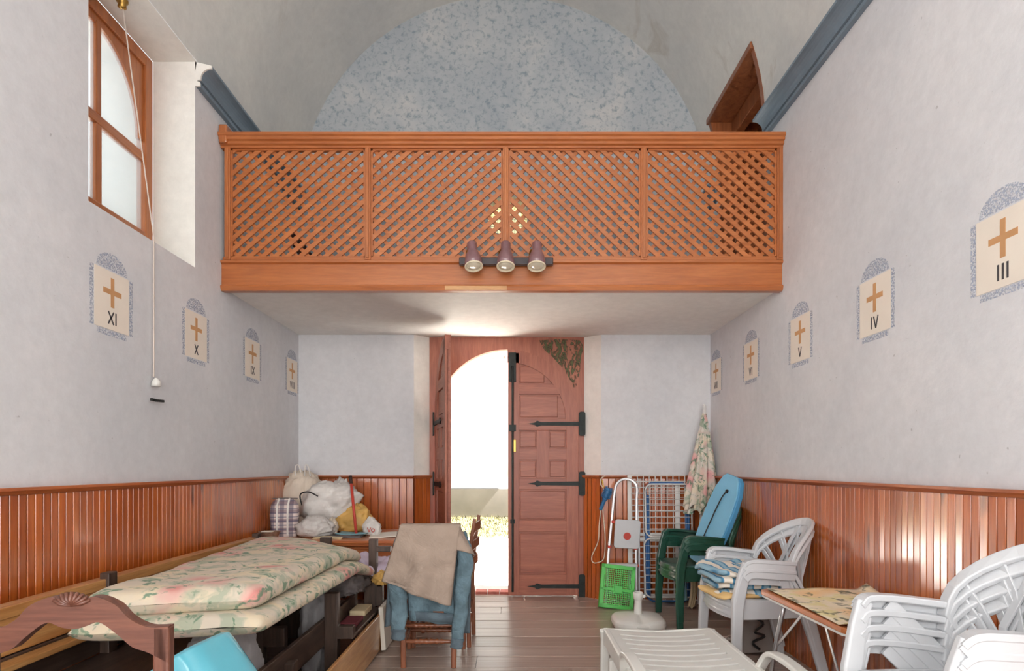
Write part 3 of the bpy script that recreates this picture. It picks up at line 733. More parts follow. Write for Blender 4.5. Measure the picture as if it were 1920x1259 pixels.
# ================================================================== PAINTED STATIONS
def station(num, side, yc, label, z0=1.925, z1=2.215, wd=.26):
    wx = (XL+.0012) if side < 0 else (XR-.0012)
    d = -1 if side < 0 else 1         # wall normal points to -d
    s = thing('station_panel', label, 'painted panel', (wx, yc, z0), 0, 'painted stations of the cross')
    h = z1-z0; a = wd/2
    # local: u runs left to right as read; on the left wall +u = +Y, on the right wall +u = -Y
    U = (lambda u: u) if side < 0 else (lambda u: -u)
    def flat(nm, polys, lift, mat):
        mb = MB()
        for p in polys:
            if mat == 'stipple': mb.add([(-d*lift, U(u), z) for u, z in p], [tuple(range(len(p)))]); continue
            mb.prism([(U(u), z) for u, z in p], -d*lift, -d*(lift+.0008), 'YZ')
        return mb.build(nm, mat, s)
    flat('panel', [[(-a, 0), (a, 0), (a, h), (-a, h)]], .0006, 'station_cream')
    cz = h*.645
    flat('cross', [[(-.013, cz-.075), (.013, cz-.075), (.013, cz-.012), (.068, cz-.012), (.068, cz+.014), (.013, cz+.014), (.013, cz+.072), (-.013, cz+.072), (-.013, cz+.014), (-.068, cz+.014), (-.068, cz-.012), (-.013, cz-.012)]], .0016, 'station_brown')
    adv = {'I': .022, 'V': .050, 'X': .052}; tot = sum(adv[c] for c in num); u = -tot/2; hh = .062; zb = .028; polys = []
    def stroke(ua, za, ub, zb2, t=.0046):
        dx, dz = ub-ua, zb2-za; L = math.hypot(dx, dz); nx, nz2 = -dz/L*t, dx/L*t
        polys.append([(ua-nx, za-nz2), (ub-nx, zb2-nz2), (ub+nx, zb2+nz2), (ua+nx, za+nz2)])
    for c in num:
        w2 = adv[c]; m2 = u+w2/2
        if c == 'I': stroke(m2, zb, m2, zb+hh)
        if c == 'V': stroke(u+.006, zb+hh, m2, zb); stroke(m2, zb, u+w2-.006, zb+hh)
        if c == 'X': stroke(u+.006, zb+hh, u+w2-.006, zb); stroke(u+.006, zb, u+w2-.006, zb+hh)
        u += w2
    flat('numeral', polys, .0016, 'station_black')
    top = [(-a*.9, h+.006)]+[(a*.9*math.cos(t), h+.006+.085*math.sin(t)) for t in [PI-PI*i/14 for i in range(15)]]+[(a*.9, h+.006)]
    flat('stippled_border', [top, [(-a-.03, .0), (-a-.003, .0), (-a-.003, h), (-a-.03, h)], [(a+.003, 0), (a+.03, 0), (a+.03, h), (a+.003, h)], [(-a*.85, -.032), (a*.85, -.032), (a*.85, -.004), (-a*.85, -.004)]], .0006, 'stipple')
    return s
for num, yc in (('XII', 2.115), ('XI', 2.986), ('X', 3.78), ('IX', 4.60), ('VIII', 5.43)):
    station(num, -1, yc, 'cream painted panel with brown cross and numeral %s on the window wall' % num)
for num, yc in (('III', 2.26), ('IV', 3.06), ('V', 3.853), ('VI', 4.648), ('VII', 5.44)):
    station(num, 1, yc, 'cream painted panel with brown cross and numeral %s on the wall opposite the window' % num)

# ================================================================== RIGHT SIDE: PLASTIC CHAIRS
def ry(p): return p
def make_chair(label, mat, style, loc, rz, group):
    """monobloc armchair, local +x is its front"""
    c = thing('plastic_armchair', label, 'chair', loc, rz, group)
    # seat: dished shell with lip
    def seat(u, v_):
        y = -.225+.45*u; x = .235-.44*v_
        z = .425-.018*math.sin(PI*u)*math.sin(PI*min(1, v_*1.1))-.02*v_
        ed = (abs(2*u-1))**8
        z -= .012*ed
        if v_ < .12: z -= .05*((.12-v_)/.12)**2; x -= .0
        x += .035*(1-(2*u-1)**2)*(1-v_)
        return (x, y, z)
    MB().grid(seat, 24, 24, (lambda i, j: i % 4 in (2,) and 6 <= j <= 19 and j % 5 != 0) if style == 'slots' else None).build('seat', mat, c, smooth=True, solid=.014)
    # apron below the seat
    MB().ribbon(catmull([(-.19, -.222, .39), (.12, -.232, .385), (.225, -.2, .385), (.262, 0, .385), (.225, .2, .385), (.12, .232, .385), (-.19, .222, .39)], 6), .012, .06).build('apron', mat, c, smooth=False)
    for s in (-1, 1):
        # front legs run up to the arm
        MB().ribbon([(.225, s*.27, 0), (.225, s*.26, .2), (.215, s*.25, .42), (.19, s*.256, .56), (.165, s*.262, .64)], .062, .036, (0, 1, 0), scales=[.8, .95, 1.1, .95, .9]).build('leg', mat, c, bevel=.006)
        MB().ribbon([(-.30, s*.25, 0), (-.245, s*.235, .22), (-.19, s*.222, .41)], .058, .036, (0, 1, 0), scales=[.75, .9, 1.1]).build('leg', mat, c, bevel=.006)
        arm = catmull([(.185, s*.262, .625), (.15, s*.268, .65), (.06, s*.27, .648), (-.04, s*.258, .638), (-.12, s*.24, .63)], 5)
        a = MB().ribbon(arm, .056, .022, (0, 0, 1)).ribbon([p+Vector((0, s*.019, -.022)) for p in arm], .010, .05, (0, 0, 1)).build('armrest', mat, c)
        if style == 'slots':
            MB().ribbon([(.08, s*.262, .63), (-.02, s*.245, .53), (-.13, s*.228, .42)], .05, .014, (0, 1, 0)).build('side_strut', mat, c)
        else:
            MB().ribbon([(.17, s*.263, .59), (.04, s*.262, .585), (-.1, s*.24, .57)], .012, .05, (0, 0, 1)).ribbon([(-.05, s*.255, .6), (-.12, s*.235, .42)], .05, .012, (0, 1, 0)).build('side_panel', mat, c)
    # back: plane leaning backwards
    def bp(u, v_):  # u across, v up along the back
        return Vector((-.215-.27*v_+(.10 if style == 'panel' else .17)*min(1, abs(u)/.235)**2.2*min(1, v_*5), u, .405+v_*.98))
    pts = [bp(-.215, 0), bp(-.228, .12), bp(-.235, .2)]+[bp(-.235*math.cos(t), .25+.205*math.sin(t)) for t in [PI*i/16 for i in range(17)]]+[bp(.235, .2), bp(.228, .12), bp(.215, 0)]
    MB().ribbon(pts, .05, .022, (1, 0, .3)).build('back_frame', mat, c, bevel=.004)
    def lim(u): return .25+.205*math.sqrt(max(0, 1-(u/.235)**2))
    if style == 'panel':
        for k in range(-4, 5):
            u = k*.048; MB().ribbon([bp(u, -.01), bp(u*1.05, lim(u)*.5), bp(u*1.1, lim(u*1.1)-.004)], .03, .012, (1, 0, .3)).build('back_slat', mat, c)
    else:
        for k in range(5):
            for s in (-1, 1):
                u0 = s*(-.15+k*.062); u1 = s*(-.2+k*.075)+s*.14
                u1 = max(-.222, min(.222, u1)); vt = lim(u1)-.004
                MB().ribbon([bp(u0*.8, 0), bp(u0+(u1-u0)*.3, vt*.4)+Vector((.004*s, 0, 0)), bp(u0+(u1-u0)*.68, vt*.75)+Vector((.004*s, 0, 0)), bp(u1, vt)], .032, .009, (1, 0, .3)).build('back_slat', mat, c)
    MB().ribbon([bp(-.21, .012), bp(0, .012), bp(.21, .012)], .014, .05, (0, 0, 1)).build('back_rail', mat, c)
    return c
GR = 'green chairs under the bodyboard'
g1 = make_chair('dark green plastic armchair, lower of the two stacked under the bodyboard', 'green_plastic', 'panel', (1.49, 4.84, 0), PI+.06, GR)
dup(g1, (1.492, 4.84, .052), PI+.06, 'dark green plastic armchair on top, with the blue bodyboard on its seat', GR)
W1 = 'white chairs with striped cushions'
w1 = make_chair('white plastic armchair, lower of the pair carrying striped cushions', 'white_plastic', 'fan', (1.50, 3.70, 0), PI+.05, W1)
dup(w1, (1.502, 3.70, .05), PI+.05, 'white plastic armchair on top, holding the blue striped cushions', W1)
W2 = 'tall stack of white chairs'
w2 = make_chair('white plastic armchair at the bottom of the tall stack', 'white_plastic', 'slots', (1.35, 1.80, 0), PI+.02, W2)
w2.scale = (.97, .86, 1)
for k, nm in ((1, 'second from the bottom of'), (2, 'third from the bottom of'), (3, 'topmost of')):
    dup(w2, (1.35+.002*k, 1.80, .05*k), PI+.02, 'white plastic armchair, %s the tall stack beside the folding table' % nm, W2)

# striped cushions on the white pair
def cushion(name, mat, dims, loc, rz, seed, label, cat, group=None, lump=.012):
    L, W, H = dims
    def f(u, v_):
        th = 2*PI*u; ph = -PI/2+PI*v_
        d = Vector((math.cos(ph)*math.cos(th), math.cos(ph)*math.sin(th), math.sin(ph)))
        q = Vector((math.copysign(abs(d.x)**.38, d.x), math.copysign(abs(d.y)**.38, d.y), math.copysign(abs(d.z)**.6, d.z)))
        n_ = lump*noise.noise(Vector((q.x*2.5+seed, q.y*2.5, seed*3)))
        return (q.x*L/2, q.y*W/2, H/2+q.z*H/2+n_*2)
    o = MB().grid(f, 40, 16).build(name, mat, smooth=True); o.location = loc; o.rotation_euler = (0, 0, rz)
    return tag(o, label, cat, group)
z = .475
for k, (h, nm) in enumerate(((.04, 'bottom'), (.045, 'second'), (.045, 'third'), (.04, 'top'))):
    cushion('seat_cushion', 'cushion_stripe', (.41, .40, h), (1.43-.015*k+.01*(k % 2), 3.70+.02*(k % 2), z), .12*k-.1, k+1.5, 'blue and white striped seat cushion, %s in the pile on the white chair' % nm, 'cushion', 'striped seat cushions')
    if k < 3: pass
    z += h*.9
o = cushion('yellow_cushion', 'cushion_yellow', (.30, .36, .035), (1.34, 3.66, .462), .2, 9, 'yellow cushion lining peeping out at the bottom of the striped pile', 'cushion')

# bodyboard leaning on the green chairs
def board_out(n=10):
    L, W = .98, .27
    pts = [(-.15, 0), (-.20, .03)]
    left = [(-.19, 0), (-.235, .10), (-.265, .40), (-.262, .62), (-.235, .80), (-.165, .93), (-.11, .965)]
    return left+[(-x, z2) for x, z2 in reversed(left)]
bb = thing('bodyboard', 'light blue foam bodyboard leaning on the green chair seat', 'bodyboard', (0, 0, 0))
# place: bottom centre and top centre from the picture
pb = Vector((1.48, 4.78, .47)); pt = Vector((1.71, 4.66, 1.16))
zax = (pt-pb).normalized(); xr = Vector((.45, -.75, 0)); xax = (Vector((.30, -.95, 0))-zax*zax.dot(Vector((.30, -.95, 0)))).normalized(); yax = zax.cross(xax)
M = Matrix((xax, yax, zax)).transposed().to_4x4(); M.translation = pb
k = .78
MB().prism([(x*.62, z2*k) for x, z2 in board_out()], 0, .012, 'XZ').xform(M).build('deck', 'board_blue', bb, bevel=.004)
MB().prism([(x*.64, z2*k) for x, z2 in board_out()], .012, .058, 'XZ').xform(M).build('core', 'board_blue_edge', bb, bevel=.008)
leash = catmull([(.02, -.006, .80*k), (.0, -.012, .72*k), (-.02, -.01, .55*k), (-.018, -.012, .5*k), (-.03, -.01, .35*k), (-.03, -.012, .2*k), (.0, -.01, .08*k)], 6)
MB().tube(leash, .005, 6).xform(M).build('leash', 'cable_black', bb)
MB().lathe([(.016, 0), (.016, .006), (.004, .008)], 14, (.02, -.008, .8*k), 'Y').xform(M).build('leash_plug', 'cable_black', bb)
# rag ends and blue cloth hanging behind the green chair
def strip(name, pts, wd, mat, label, cat, folds=3):
    pts = catmull(pts, 6); n = len(pts)-1
    def f(u, v_):
        p = pts[round(v_*n)]; return p+Vector(((u-.5)*wd*(.7+.5*v_), .015*math.sin(u*folds*2*PI+v_*2), .012*math.sin(u*9)*v_))
    o = MB().grid(f, 24, n).build(name, mat, smooth=True, solid=.004); return tag(o, label, cat)
strip('blue_cloth', [(1.52, 5.32, .52), (1.51, 5.30, .32), (1.50, 5.27, .12), (1.50, 5.26, .06)], .09, 'paper_teal', 'crumpled blue-green cloth hanging behind the green chairs', 'cloth')
strip('cream_cloth', [(1.62, 5.30, .50), (1.61, 5.29, .3), (1.60, 5.26, .12), (1.57, 5.22, .012)], .05, 'paper_cream', 'cream rope-like cloth hanging behind the green chairs', 'cloth')

# parasol in the corner
p = thing('folded_parasol', 'folded floral parasol leaning in the corner beside the ladder', 'parasol', (1.67, 5.34, .0))
lean = lambda z: Vector((.085*z/1.75, .11*z/1.75, z))
MB().tube([lean(.012), lean(1.80)], .016, 10).build('pole', 'white_paint_metal', p)
def pf(u, v_):
    z = 1.74-.86*v_; th = 2*PI*u
    r_ = .012+.125*v_**.8
    if v_ > .93: r_ *= .97
    r_ *= 1+.22*math.sin(8*th+2.5*v_)*min(1, v_*2)+.05*math.sin(19*th)
    if .14 < v_ < .2: r_ *= .8
    zz = z+.03*math.sin(8*th+1)*max(0, v_-.8)*4
    return lean(zz)+Vector((r_*math.cos(th), r_*.8*math.sin(th), 0))
MB().grid(pf, 96, 30).build('canopy', 'parasol_cloth', p, smooth=True, solid=.003)
def ff(u, v_):
    th = 2*PI*u; return lean(.885-.05*v_+.02*math.sin(8*th))+Vector(((.132+.02*math.sin(16*th))*(1+.08*v_)*math.cos(th), .11*(1+.1*math.sin(16*th))*math.sin(th), 0))
MB().grid(ff, 120, 3).build('valance', 'parasol_cloth', p, smooth=True)
MB().lathe([(.014, 0), (.02, .01), (.012, .04), (.004, .055)], 12, lean(1.76)).build('finial', 'white_paint_metal', p, smooth=True)
MB().tube(catmull([lean(1.55)+Vector((.05*math.cos(a), .045*math.sin(a)-.004, 0)) for a in [2*PI*i/8 for i in range(8)]], 3, True), .007, 6, True).build('tie_band', 'rope', p)

# stepladder
L = thing('stepladder', 'folded aluminium stepladder with white steps against the wainscot', 'stepladder', (1.03, 5.38, 0))
def lad(x, z, dy=0): return Vector((x, .11*z/1.15+dy, z))
# front hoop: rails and rounded top
hoop = [lad(-.185, .012), lad(-.155, .45), lad(-.098, .95), lad(-.085, 1.03)]+[lad(.018-.10*math.cos(t), 1.035+.095*math.sin(t)) for t in [PI*i/10 for i in range(1, 10)]]+[lad(.118, 1.03), lad(.112, .95), lad(.098, .45), lad(.092, .012)]
MB().ribbon(hoop, .024, .02, (0, 1, 0)).build('front_frame', 'aluminium', L, bevel=.005)
rear = [lad(-.175, .012, .05), lad(-.14, .5, .05), lad(-.095, .97, .02)]
MB().ribbon(rear, .018, .016, (0, 1, 0)).build('rear_leg', 'aluminium', L)
MB().ribbon([lad(.125, .012, .05), lad(.135, .5, .05), lad(.118, .97, .02)], .018, .016, (0, 1, 0)).build('rear_leg', 'aluminium', L)
pl = MB().prism([(x, z) for x, z in rrect(-.135, .098, .50, .76, .025)], -.03, -.008, 'XZ'); pl.xform(Matrix.Translation((0, .055, 0)) @ Matrix.Rotation(math.radians(3), 4, 'Y')); plat = pl.build('platform', 'white_plastic', L, bevel=.006)
MB().lathe([(.001, -.033+.055), (.034, -.033+.055), (.034, -.03+.055), (.001, -.03+.055)], 24, (.012, 0, .612), 'Y').build('red_disc', 'red_plastic', plat)
MB().box(-.15, .10, -.045, .04, .335, .365).xform(Matrix.Translation((0, .03, 0))).build('step', 'white_plastic', L, bevel=.005)
MB().box(-.17, .10, -.05, .04, .10, .13).xform(Matrix.Translation((0, .01, 0))).build('step', 'white_plastic', L, bevel=.005)
for x, z2 in ((-.145, .515), (.092, .50), (.104, .345), (.096, .11), (.12, .72), (-.11, .74)):
    MB().box(x-.014, x+.014, -.02, .05, z2-.012, z2+.012).xform(Matrix.Translation((0, .11*z2/1.15, 0))).build('red_joint', 'red_plastic', L, bevel=.004)

# green folding crate
c = thing('folding_crate', 'bright green plastic basket crate propped against the stepladder', 'crate', (.905, 5.20, 0.004))
MT = Matrix.Rotation(math.radians(-16), 4, 'X') @ Matrix.Rotation(math.radians(7), 4, 'Y')
def cr(mb): return mb.xform(MT)
W_, H_, D_ = .15, .38, .07
fr = MB()
for x0, x1, z0, z1 in ((-W_, -W_+.03, 0, H_), (W_-.03, W_, 0, H_), (-W_, W_, 0, .03), (-W_, W_, H_-.035, H_), (-W_, W_, .15, .175)): fr.box(x0, x1, 0, .012, z0, z1)
cr(fr).build('face_frame', 'crate_green', c, bevel=.003)
side = MB(); side.box(-W_, -W_+.008, .012, D_, 0, H_); side.box(W_-.008, W_, .012, D_, 0, H_); side.box(-W_+.008, W_-.008, .012, D_, 0, .008); side.box(-W_+.008, W_-.008, .012, D_, H_-.008, H_); cr(side).build('rim', 'crate_green', c, bevel=.003)
mb = MB()
for i in range(15): x = -W_+.035+i*.0165; mb.box(x-.003, x+.003, .004, .009, .03, H_-.035)
for i in range(18): z2 = .035+i*.0175; mb.box(-W_+.03, W_-.03, .0045, .0085, z2-.003, z2+.003)
cr(mb).build('mesh_grid', 'crate_green', c)
cr(MB().box(-.03, .045, -.003, .01, .13, .20)).build('handle_plate', 'crate_green', c, bevel=.004)

# drying racks
d = thing('drying_rack', 'white wire-grid clothes airer standing folded behind the stepladder', 'drying rack', (1.36, 5.50, 0))
def dk(x, z, dy=0): return Vector((x-.04, .05*z/1.15+dy, z))
MB().box(-.29, -.255, -.01, .012, .02, 1.17).xform(Matrix.Rotation(math.radians(-2.5), 4, 'X')).build('frame_bar', 'white_paint_metal', d, bevel=.003)
MB().box(.155, .205, .012, .03, .05, 1.10).xform(Matrix.Rotation(math.radians(-2.5), 4, 'X')).build('frame_bar', 'white_paint_metal', d, bevel=.003)
for z2 in (.04, .56, .60): MB().box(-.255, .25, -.006, .01, z2, z2+.03).xform(Matrix.Rotation(math.radians(-2.5), 4, 'X')).build('cross_bar', 'white_paint_metal', d, bevel=.003)
for i in range(10): MB().tube([dk(-.21+i*.055, .04), dk(-.21+i*.055, 1.17)], .0048, 6).build('wire', 'white_paint_metal', d)
for i in range(21): MB().tube([dk(-.25, .06+i*.055, -.006), dk(.29, .06+i*.055, -.006)], .0048, 6).build('wire', 'white_paint_metal', d)
d = thing('drying_rack', 'white tube clothes airer with two rounded wings in front of the wire grid', 'drying rack', (1.36, 5.42, 0))
for z0, z1, x0, x1 in ((.60, 1.08, -.135, .29), (.055, .585, -.15, .31)):
    lp = [Vector((x, .08*z2/1.1, z2)) for x, z2 in rrect(x0, x1, z0, z1, .06)]
    lo = MB().tube(lp, .008, 8, True).build('wing', 'white_paint_metal', d, smooth=True)
    for i in range(1, 8):
        z2 = z0+(z1-z0)*i/8; MB().tube([(x0, .08*z2/1.1, z2), (x1, .08*z2/1.1, z2)], .0026, 6).build('wire', 'white_paint_metal', lo)
d = thing('drying_rack', 'blue tube clothes airer folded behind the white airers', 'drying rack', (1.36, 5.46, 0))
lp = [Vector((x, .07*z2/1.1, z2)) for x, z2 in rrect(-.125, .27, .012, 1.09, .07)]
MB().tube(lp, .010, 8, True).build('frame', 'blue_tube', d, smooth=True)
MB().tube([(-.105, .0, .03), (-.105, .065, .98)], .014, 8).build('leg', 'blue_tube', d, smooth=True)
MB().tube([(.25, .0, .03), (.25, .065, .98)], .014, 8).build('leg', 'blue_tube', d, smooth=True)

# inspection lamp on the wainscot
il = thing('inspection_lamp', 'blue caged inspection lamp hanging by its white cable from the wainscot', 'work lamp', (.88, 5.52, 1.0))
ML = Matrix.Rotation(math.radians(22), 4, 'Y')
MB().lathe([(.012, -.17), (.017, -.165), (.017, -.08), (.022, -.07), (.028, -.055)], 16).xform(ML).build('handle', 'tool_blue', il, smooth=True)
MB().lathe([(.026, -.055), (.034, -.045), (.036, .03), (.03, .04), (.012, .045)], 16).xform(ML).build('lamp_head', 'tool_blue', il, smooth=True)
mb = MB()
for i in range(8):
    a = 2*PI*i/8; mb.tube([(.04*math.cos(a), .04*math.sin(a), -.05), (.042*math.cos(a), .042*math.sin(a), 0), (.028*math.cos(a), .028*math.sin(a), .055)], .003, 6)
for z2 in (-.04, -.01, .02): mb.tube([(.042*math.cos(2*PI*i/16), .042*math.sin(2*PI*i/16), z2) for i in range(16)], .003, 6, True)
mb.xform(ML).build('cage', 'tool_blue', il)
MB().tube(catmull([(-.06, 0, -.16), (-.075, 0, -.3), (-.085, 0, -.45), (-.14, 0, -.58), (-.135, 0, -.64), (-.09, 0, -.645), (-.03, 0, -.6), (-.02, 0, -.4), (-.04, 0, -.15), (-.03, .01, .02), (-.06, .01, .08), (-.055, .015, .13), (-.02, .025, .155)], 6), .005, 6).build('cable', 'cable_white', il, smooth=True)
MB().tube([(-.035, .0, .05), (-.045, .01, .12)], .006, 6).build('hook', 'cable_yellow', il)

# parasol base
ub = thing('parasol_base', 'white plastic parasol base on the floor in front of the crate', 'parasol base', (.975, 4.62, 0))
def ubf(u, v_):
    th = 2*PI*u; prof = [(0.0, .0), (.82, 0), (.96, .012), (1, .04), (.985, .065), (.9, .085), (.55, .10), (.18, .108), (.0, .11)]
    k2 = v_*(len(prof)-1); i = min(int(k2), len(prof)-2); t = k2-i; r_ = prof[i][0]*(1-t)+prof[i+1][0]*t; z2 = prof[i][1]*(1-t)+prof[i+1][1]*t
    cx, cy = math.cos(th), math.sin(th); q = (abs(cx)**3.4+abs(cy)**3.4)**(-1/3.4)
    z2 -= .018*math.exp(-((th-1.5*PI)/.22)**2)*min(1, r_*1.3) if z2 > .05 else 0
    return (cx*q*r_*.20, cy*q*r_*.19, z2)
MB().grid(ubf, 64, 32).build('tank', 'cream_plastic', ub, smooth=True)
MB().lathe([(.03, .10), (.034, .11), (.03, .13), (.027, .2), (.03, .215), (.036, .22), (.038, .265), (.034, .272), (.022, .272), (.022, .2)], 20, (.0, .0, 0)).build('tube', 'cream_plastic', ub, smooth=True)
MB().box(.034, .055, -.012, .012, .228, .252).build('screw', 'cream_plastic', ub, bevel=.005)
MB().box(-.05, .05, -.192, -.17, .035, .06).build('grip', 'cream_plastic', ub, bevel=.008)

# sun lounger in front
sl = thing('sun_lounger', 'cream-white plastic sun lounger with slotted bed in the foreground', 'sun lounger', (.815, 2.36, 0), 0)
def bed(u, v_):
    x = -.29+.58*u; y = -1.0+2.0*v_
    z = .335-.022*(1-(2*u-1)**2); e = abs(2*u-1)
    if v_ > .985: z -= .02
    return (x, y, z)
nv = 100
MB().grid(bed, 20, nv, lambda i, j: 2 <= i <= 17 and j % 4 == 1 and 6 < j < 95).build('bed', 'cream_plastic', sl, smooth=False, solid=.016)
for s in (-1, 1):
    pts = [(s*.29, -1.0, .30), (s*.29, .93, .30), (s*.29, .99, .285)]
    MB().ribbon(pts, .03, .09).build('side_rail', 'cream_plastic', sl, bevel=.008)
    MB().ribbon([(s*.30, .98, .33), (s*.29, 1.005, .27), (s*.292, 1.01, .1), (s*.292, 1.0, 0)], .05, .035, (0, 1, 0)).build('leg', 'cream_plastic', sl, bevel=.008)
    MB().ribbon([(s*.29, .72, .25), (s*.292, .74, .1), (s*.292, .75, 0)], .05, .035, (0, 1, 0)).build('leg', 'cream_plastic', sl, bevel=.008)
    MB().ribbon([(s*.29, -.85, .25), (s*.292, -.86, .1), (s*.292, -.87, 0)], .05, .035, (0, 1, 0)).build('leg', 'cream_plastic', sl, bevel=.008)
    MB().ribbon(catmull([(s*.30, .36, .30), (s*.315, .28, .405), (s*.315, .18, .438), (s*.315, 0, .44), (s*.315, -.12, .42), (s*.30, -.2, .31)], 6), .05, .024).build('armrest', 'cream_plastic', sl, bevel=.006)
MB().ribbon([(-.30, 1.0, .30), (0, 1.02, .28), (.30, 1.0, .30)], .02, .07).build('end_rail', 'cream_plastic', sl, bevel=.006)
MB().ribbon([(-.31, .72, .15), (.31, .72, .15)], .03, .03).build('stretcher', 'cream_plastic', sl, bevel=.006)

# folding table
ft = thing('folding_table', 'small folding camping table with wooden edge and metal legs', 'table', (1.535, 2.66, 0), math.radians(1.5))
oct_ = [(-.27, -.34), (-.24, -.39), (.24, -.39), (.27, -.36), (.27, .36), (.24, .39), (-.24, .39), (-.27, .36)]
MB().prism(oct_, .598, .622, 'XY').build('table_top', 'tablewood_Y', ft, bevel=.004)
MB().prism([(x*.985, y2*.985) for x, y2 in oct_], .588, .598, 'XY').build('under_frame', 'white_paint_metal', ft)
for s in (-1, 1):
    y0 = s*.27
    MB().tube(catmull([(-.20, y0-.02, .59), (-.235, y0+s*.03, .3), (-.25, y0+s*.06, .012)], 3), .011, 8).build('leg', 'aluminium', ft, smooth=True)
    MB().tube(catmull([(.20, y0-.02, .59), (.225, y0+s*.03, .3), (.235, y0+s*.06, .012)], 3), .011, 8).build('leg', 'aluminium', ft, smooth=True)
    MB().tube([(-.248, y0+s*.055, .06), (.233, y0+s*.055, .06)], .009, 8).build('foot_bar', 'aluminium', ft, smooth=True)
    MB().ribbon([(-.232, y0+s*.03, .34), (-.19, y0-s*.2, .59)], .014, .004, (1, 0, 0)).build('brace', 'aluminium', ft)
    MB().ribbon([(.222, y0+s*.03, .34), (.19, y0-s*.2, .59)], .014, .004, (1, 0, 0)).build('brace', 'aluminium', ft)
def oc(u, v_):
    x = -.255+.5*u; y = -.365+.72*v_
    z = .627+.004*math.sin(9*u+3*v_)
    if u > .9 and v_ > .8: z += .03*(u-.9)*10*(v_-.8)*5
    if v_ < .04: z += .012
    return (x, y, z)
o = MB().grid(oc, 24, 24).build('oilcloth', 'oilcloth', smooth=True, solid=.003); o.location = ft.location; o.rotation_euler = (0, 0, math.radians(-1)); tag(o, 'creased cream oilcloth with yellow flowers lying on the folding table', 'tablecloth')
# grey box with black cable by the wall, tangle of cord under the chairs
o = thing('junction_box', 'grey box with a black cable leaning against the wainscot under the white chairs', 'box', (1.62, 3.98, .004), math.radians(10))
MB().box(-.13, .13, -.02, .02, 0, .26).xform(Matrix.Rotation(math.radians(-10), 4, 'X')).build('case', 'grey_box', o, bevel=.006)
MB().tube(catmull([(-.02, -.035, .24), (.03, -.045, .2), (-.03, -.045, .15), (.04, -.045, .12), (-.04, -.04, .08), (.01, -.035, .03)], 6), .009, 6).build('cable', 'cable_black', o, smooth=True)
pts = [Vector((.07*math.cos(a*1.7+1)*(1+.3*math.sin(a)), .09*math.sin(a*1.3), .012+.02*(1+math.sin(a*2.3)))) for a in [i*.55 for i in range(40)]]
o = MB().tube(catmull(pts, 4), .005, 6).build('cord_tangle', 'rope', smooth=True); o.location = (1.52, 4.12, .0); tag(o, 'tangle of pale cord on the floor under the white chairs', 'cord')

# ================================================================== LEFT SIDE
# pews along the window wall
def post(name, x0, x1, y0, y1, z0, z1, mat, parent, bev=.004): return MB().box(x0, x1, y0, y1, z0, z1).build(name, mat, parent, bevel=bev)
pc = thing('church_pew', 'light varnished pew back running along the window wall', 'pew', (0, 0, 0), 0, 'old church pews')
post('top_rail', -1.895, -1.835, 1.0, 4.34, .69, .735, 'pew_light_Y', pc); post('top_rail', -1.885, -1.845, 1.0, 4.34, .645, .69, 'pew_light_Y', pc)
post('back_board', -1.885, -1.865, 1.0, 4.34, .545, .635, 'pew_light_Y', pc); post('back_board', -1.885, -1.865, 1.0, 4.34, .40, .54, 'pew_dark_Y', pc)
post('ledge', -1.865, -1.80, 1.0, 4.34, .505, .53, 'pew_light_Y', pc)
post('seat', -1.865, -1.50, 1.0, 4.34, .37, .40, 'pew_dark_Y', pc)
for y0 in (1.02, 2.70, 4.28):
    post('post', -1.865, -1.822, y0, y0+.06, .012, .762, 'pew_dark_Z', pc); post('seat_support', -1.82, -1.52, y0, y0+.05, .012, .37, 'pew_dark_Z', pc)
pd = thing('church_pew', 'dark pew in the middle, mostly hidden under the floral mattresses', 'pew', (0, 0, 0), 0, 'old church pews')
post('seat', -1.47, -1.29, 3.1, 4.34, .40, .43, 'pew_dark_Y', pd); post('back_rail', -1.405, -1.38, 3.1, 4.34, .47, .54, 'pew_dark_Y', pd)
for y0, zt in ((3.12, .55), (3.8, .55), (4.27, .735)):
    post('post', -1.375, -1.30, y0, y0+.05, .012, zt, 'pew_dark_Z', pd); post('seat_support', -1.30, -1.19, y0, y0+.05, .30, .40, 'pew_dark_Z', pd)
pe = thing('church_pew', 'dark low pew nearest the aisle with stepped ends', 'pew', (0, 0, 0), 0, 'old church pews')
post('rail', -1.10, -1.075, 2.2, 4.16, .215, .365, 'pew_dark_Y', pe)
post('front_board', -.905, -.885, 2.2, 4.05, .012, .25, 'pew_light_Y', pe)  # light wood stands in for warm door light on this dark pew
def pewend(pts, y0, y1): MB().prism(pts, y0, y1, 'XZ').build('end_panel', 'pew_dark_Z', pe, bevel=.004)
pewend([(-1.075, .02), (-1.0, .02), (-1.0, .255), (-.91, .255), (-.91, .325), (-1.0, .325), (-1.0, .515), (-1.075, .515)], 3.42, 3.48)
pewend([(-.99, .0), (-.94, .0), (-.94, .28), (-.895, .28), (-.895, .42), (-.935, .42), (-.935, .655), (-.84, .655), (-.84, .69), (-.935, .69), (-.935, .74), (-.99, .74), (-.99, .42), (-1.02, .42), (-1.02, .28), (-.99, .28)], 4.12, 4.18)
pewend([(-1.20, .0), (-1.13, .0), (-1.13, .24), (-1.03, .255), (-1.03, .315), (-1.13, .305), (-1.20, .29)], 2.82, 2.88)
post('seat_board', -1.075, -.91, 3.48, 4.12, .255, .275, 'pew_dark_Y', pe)
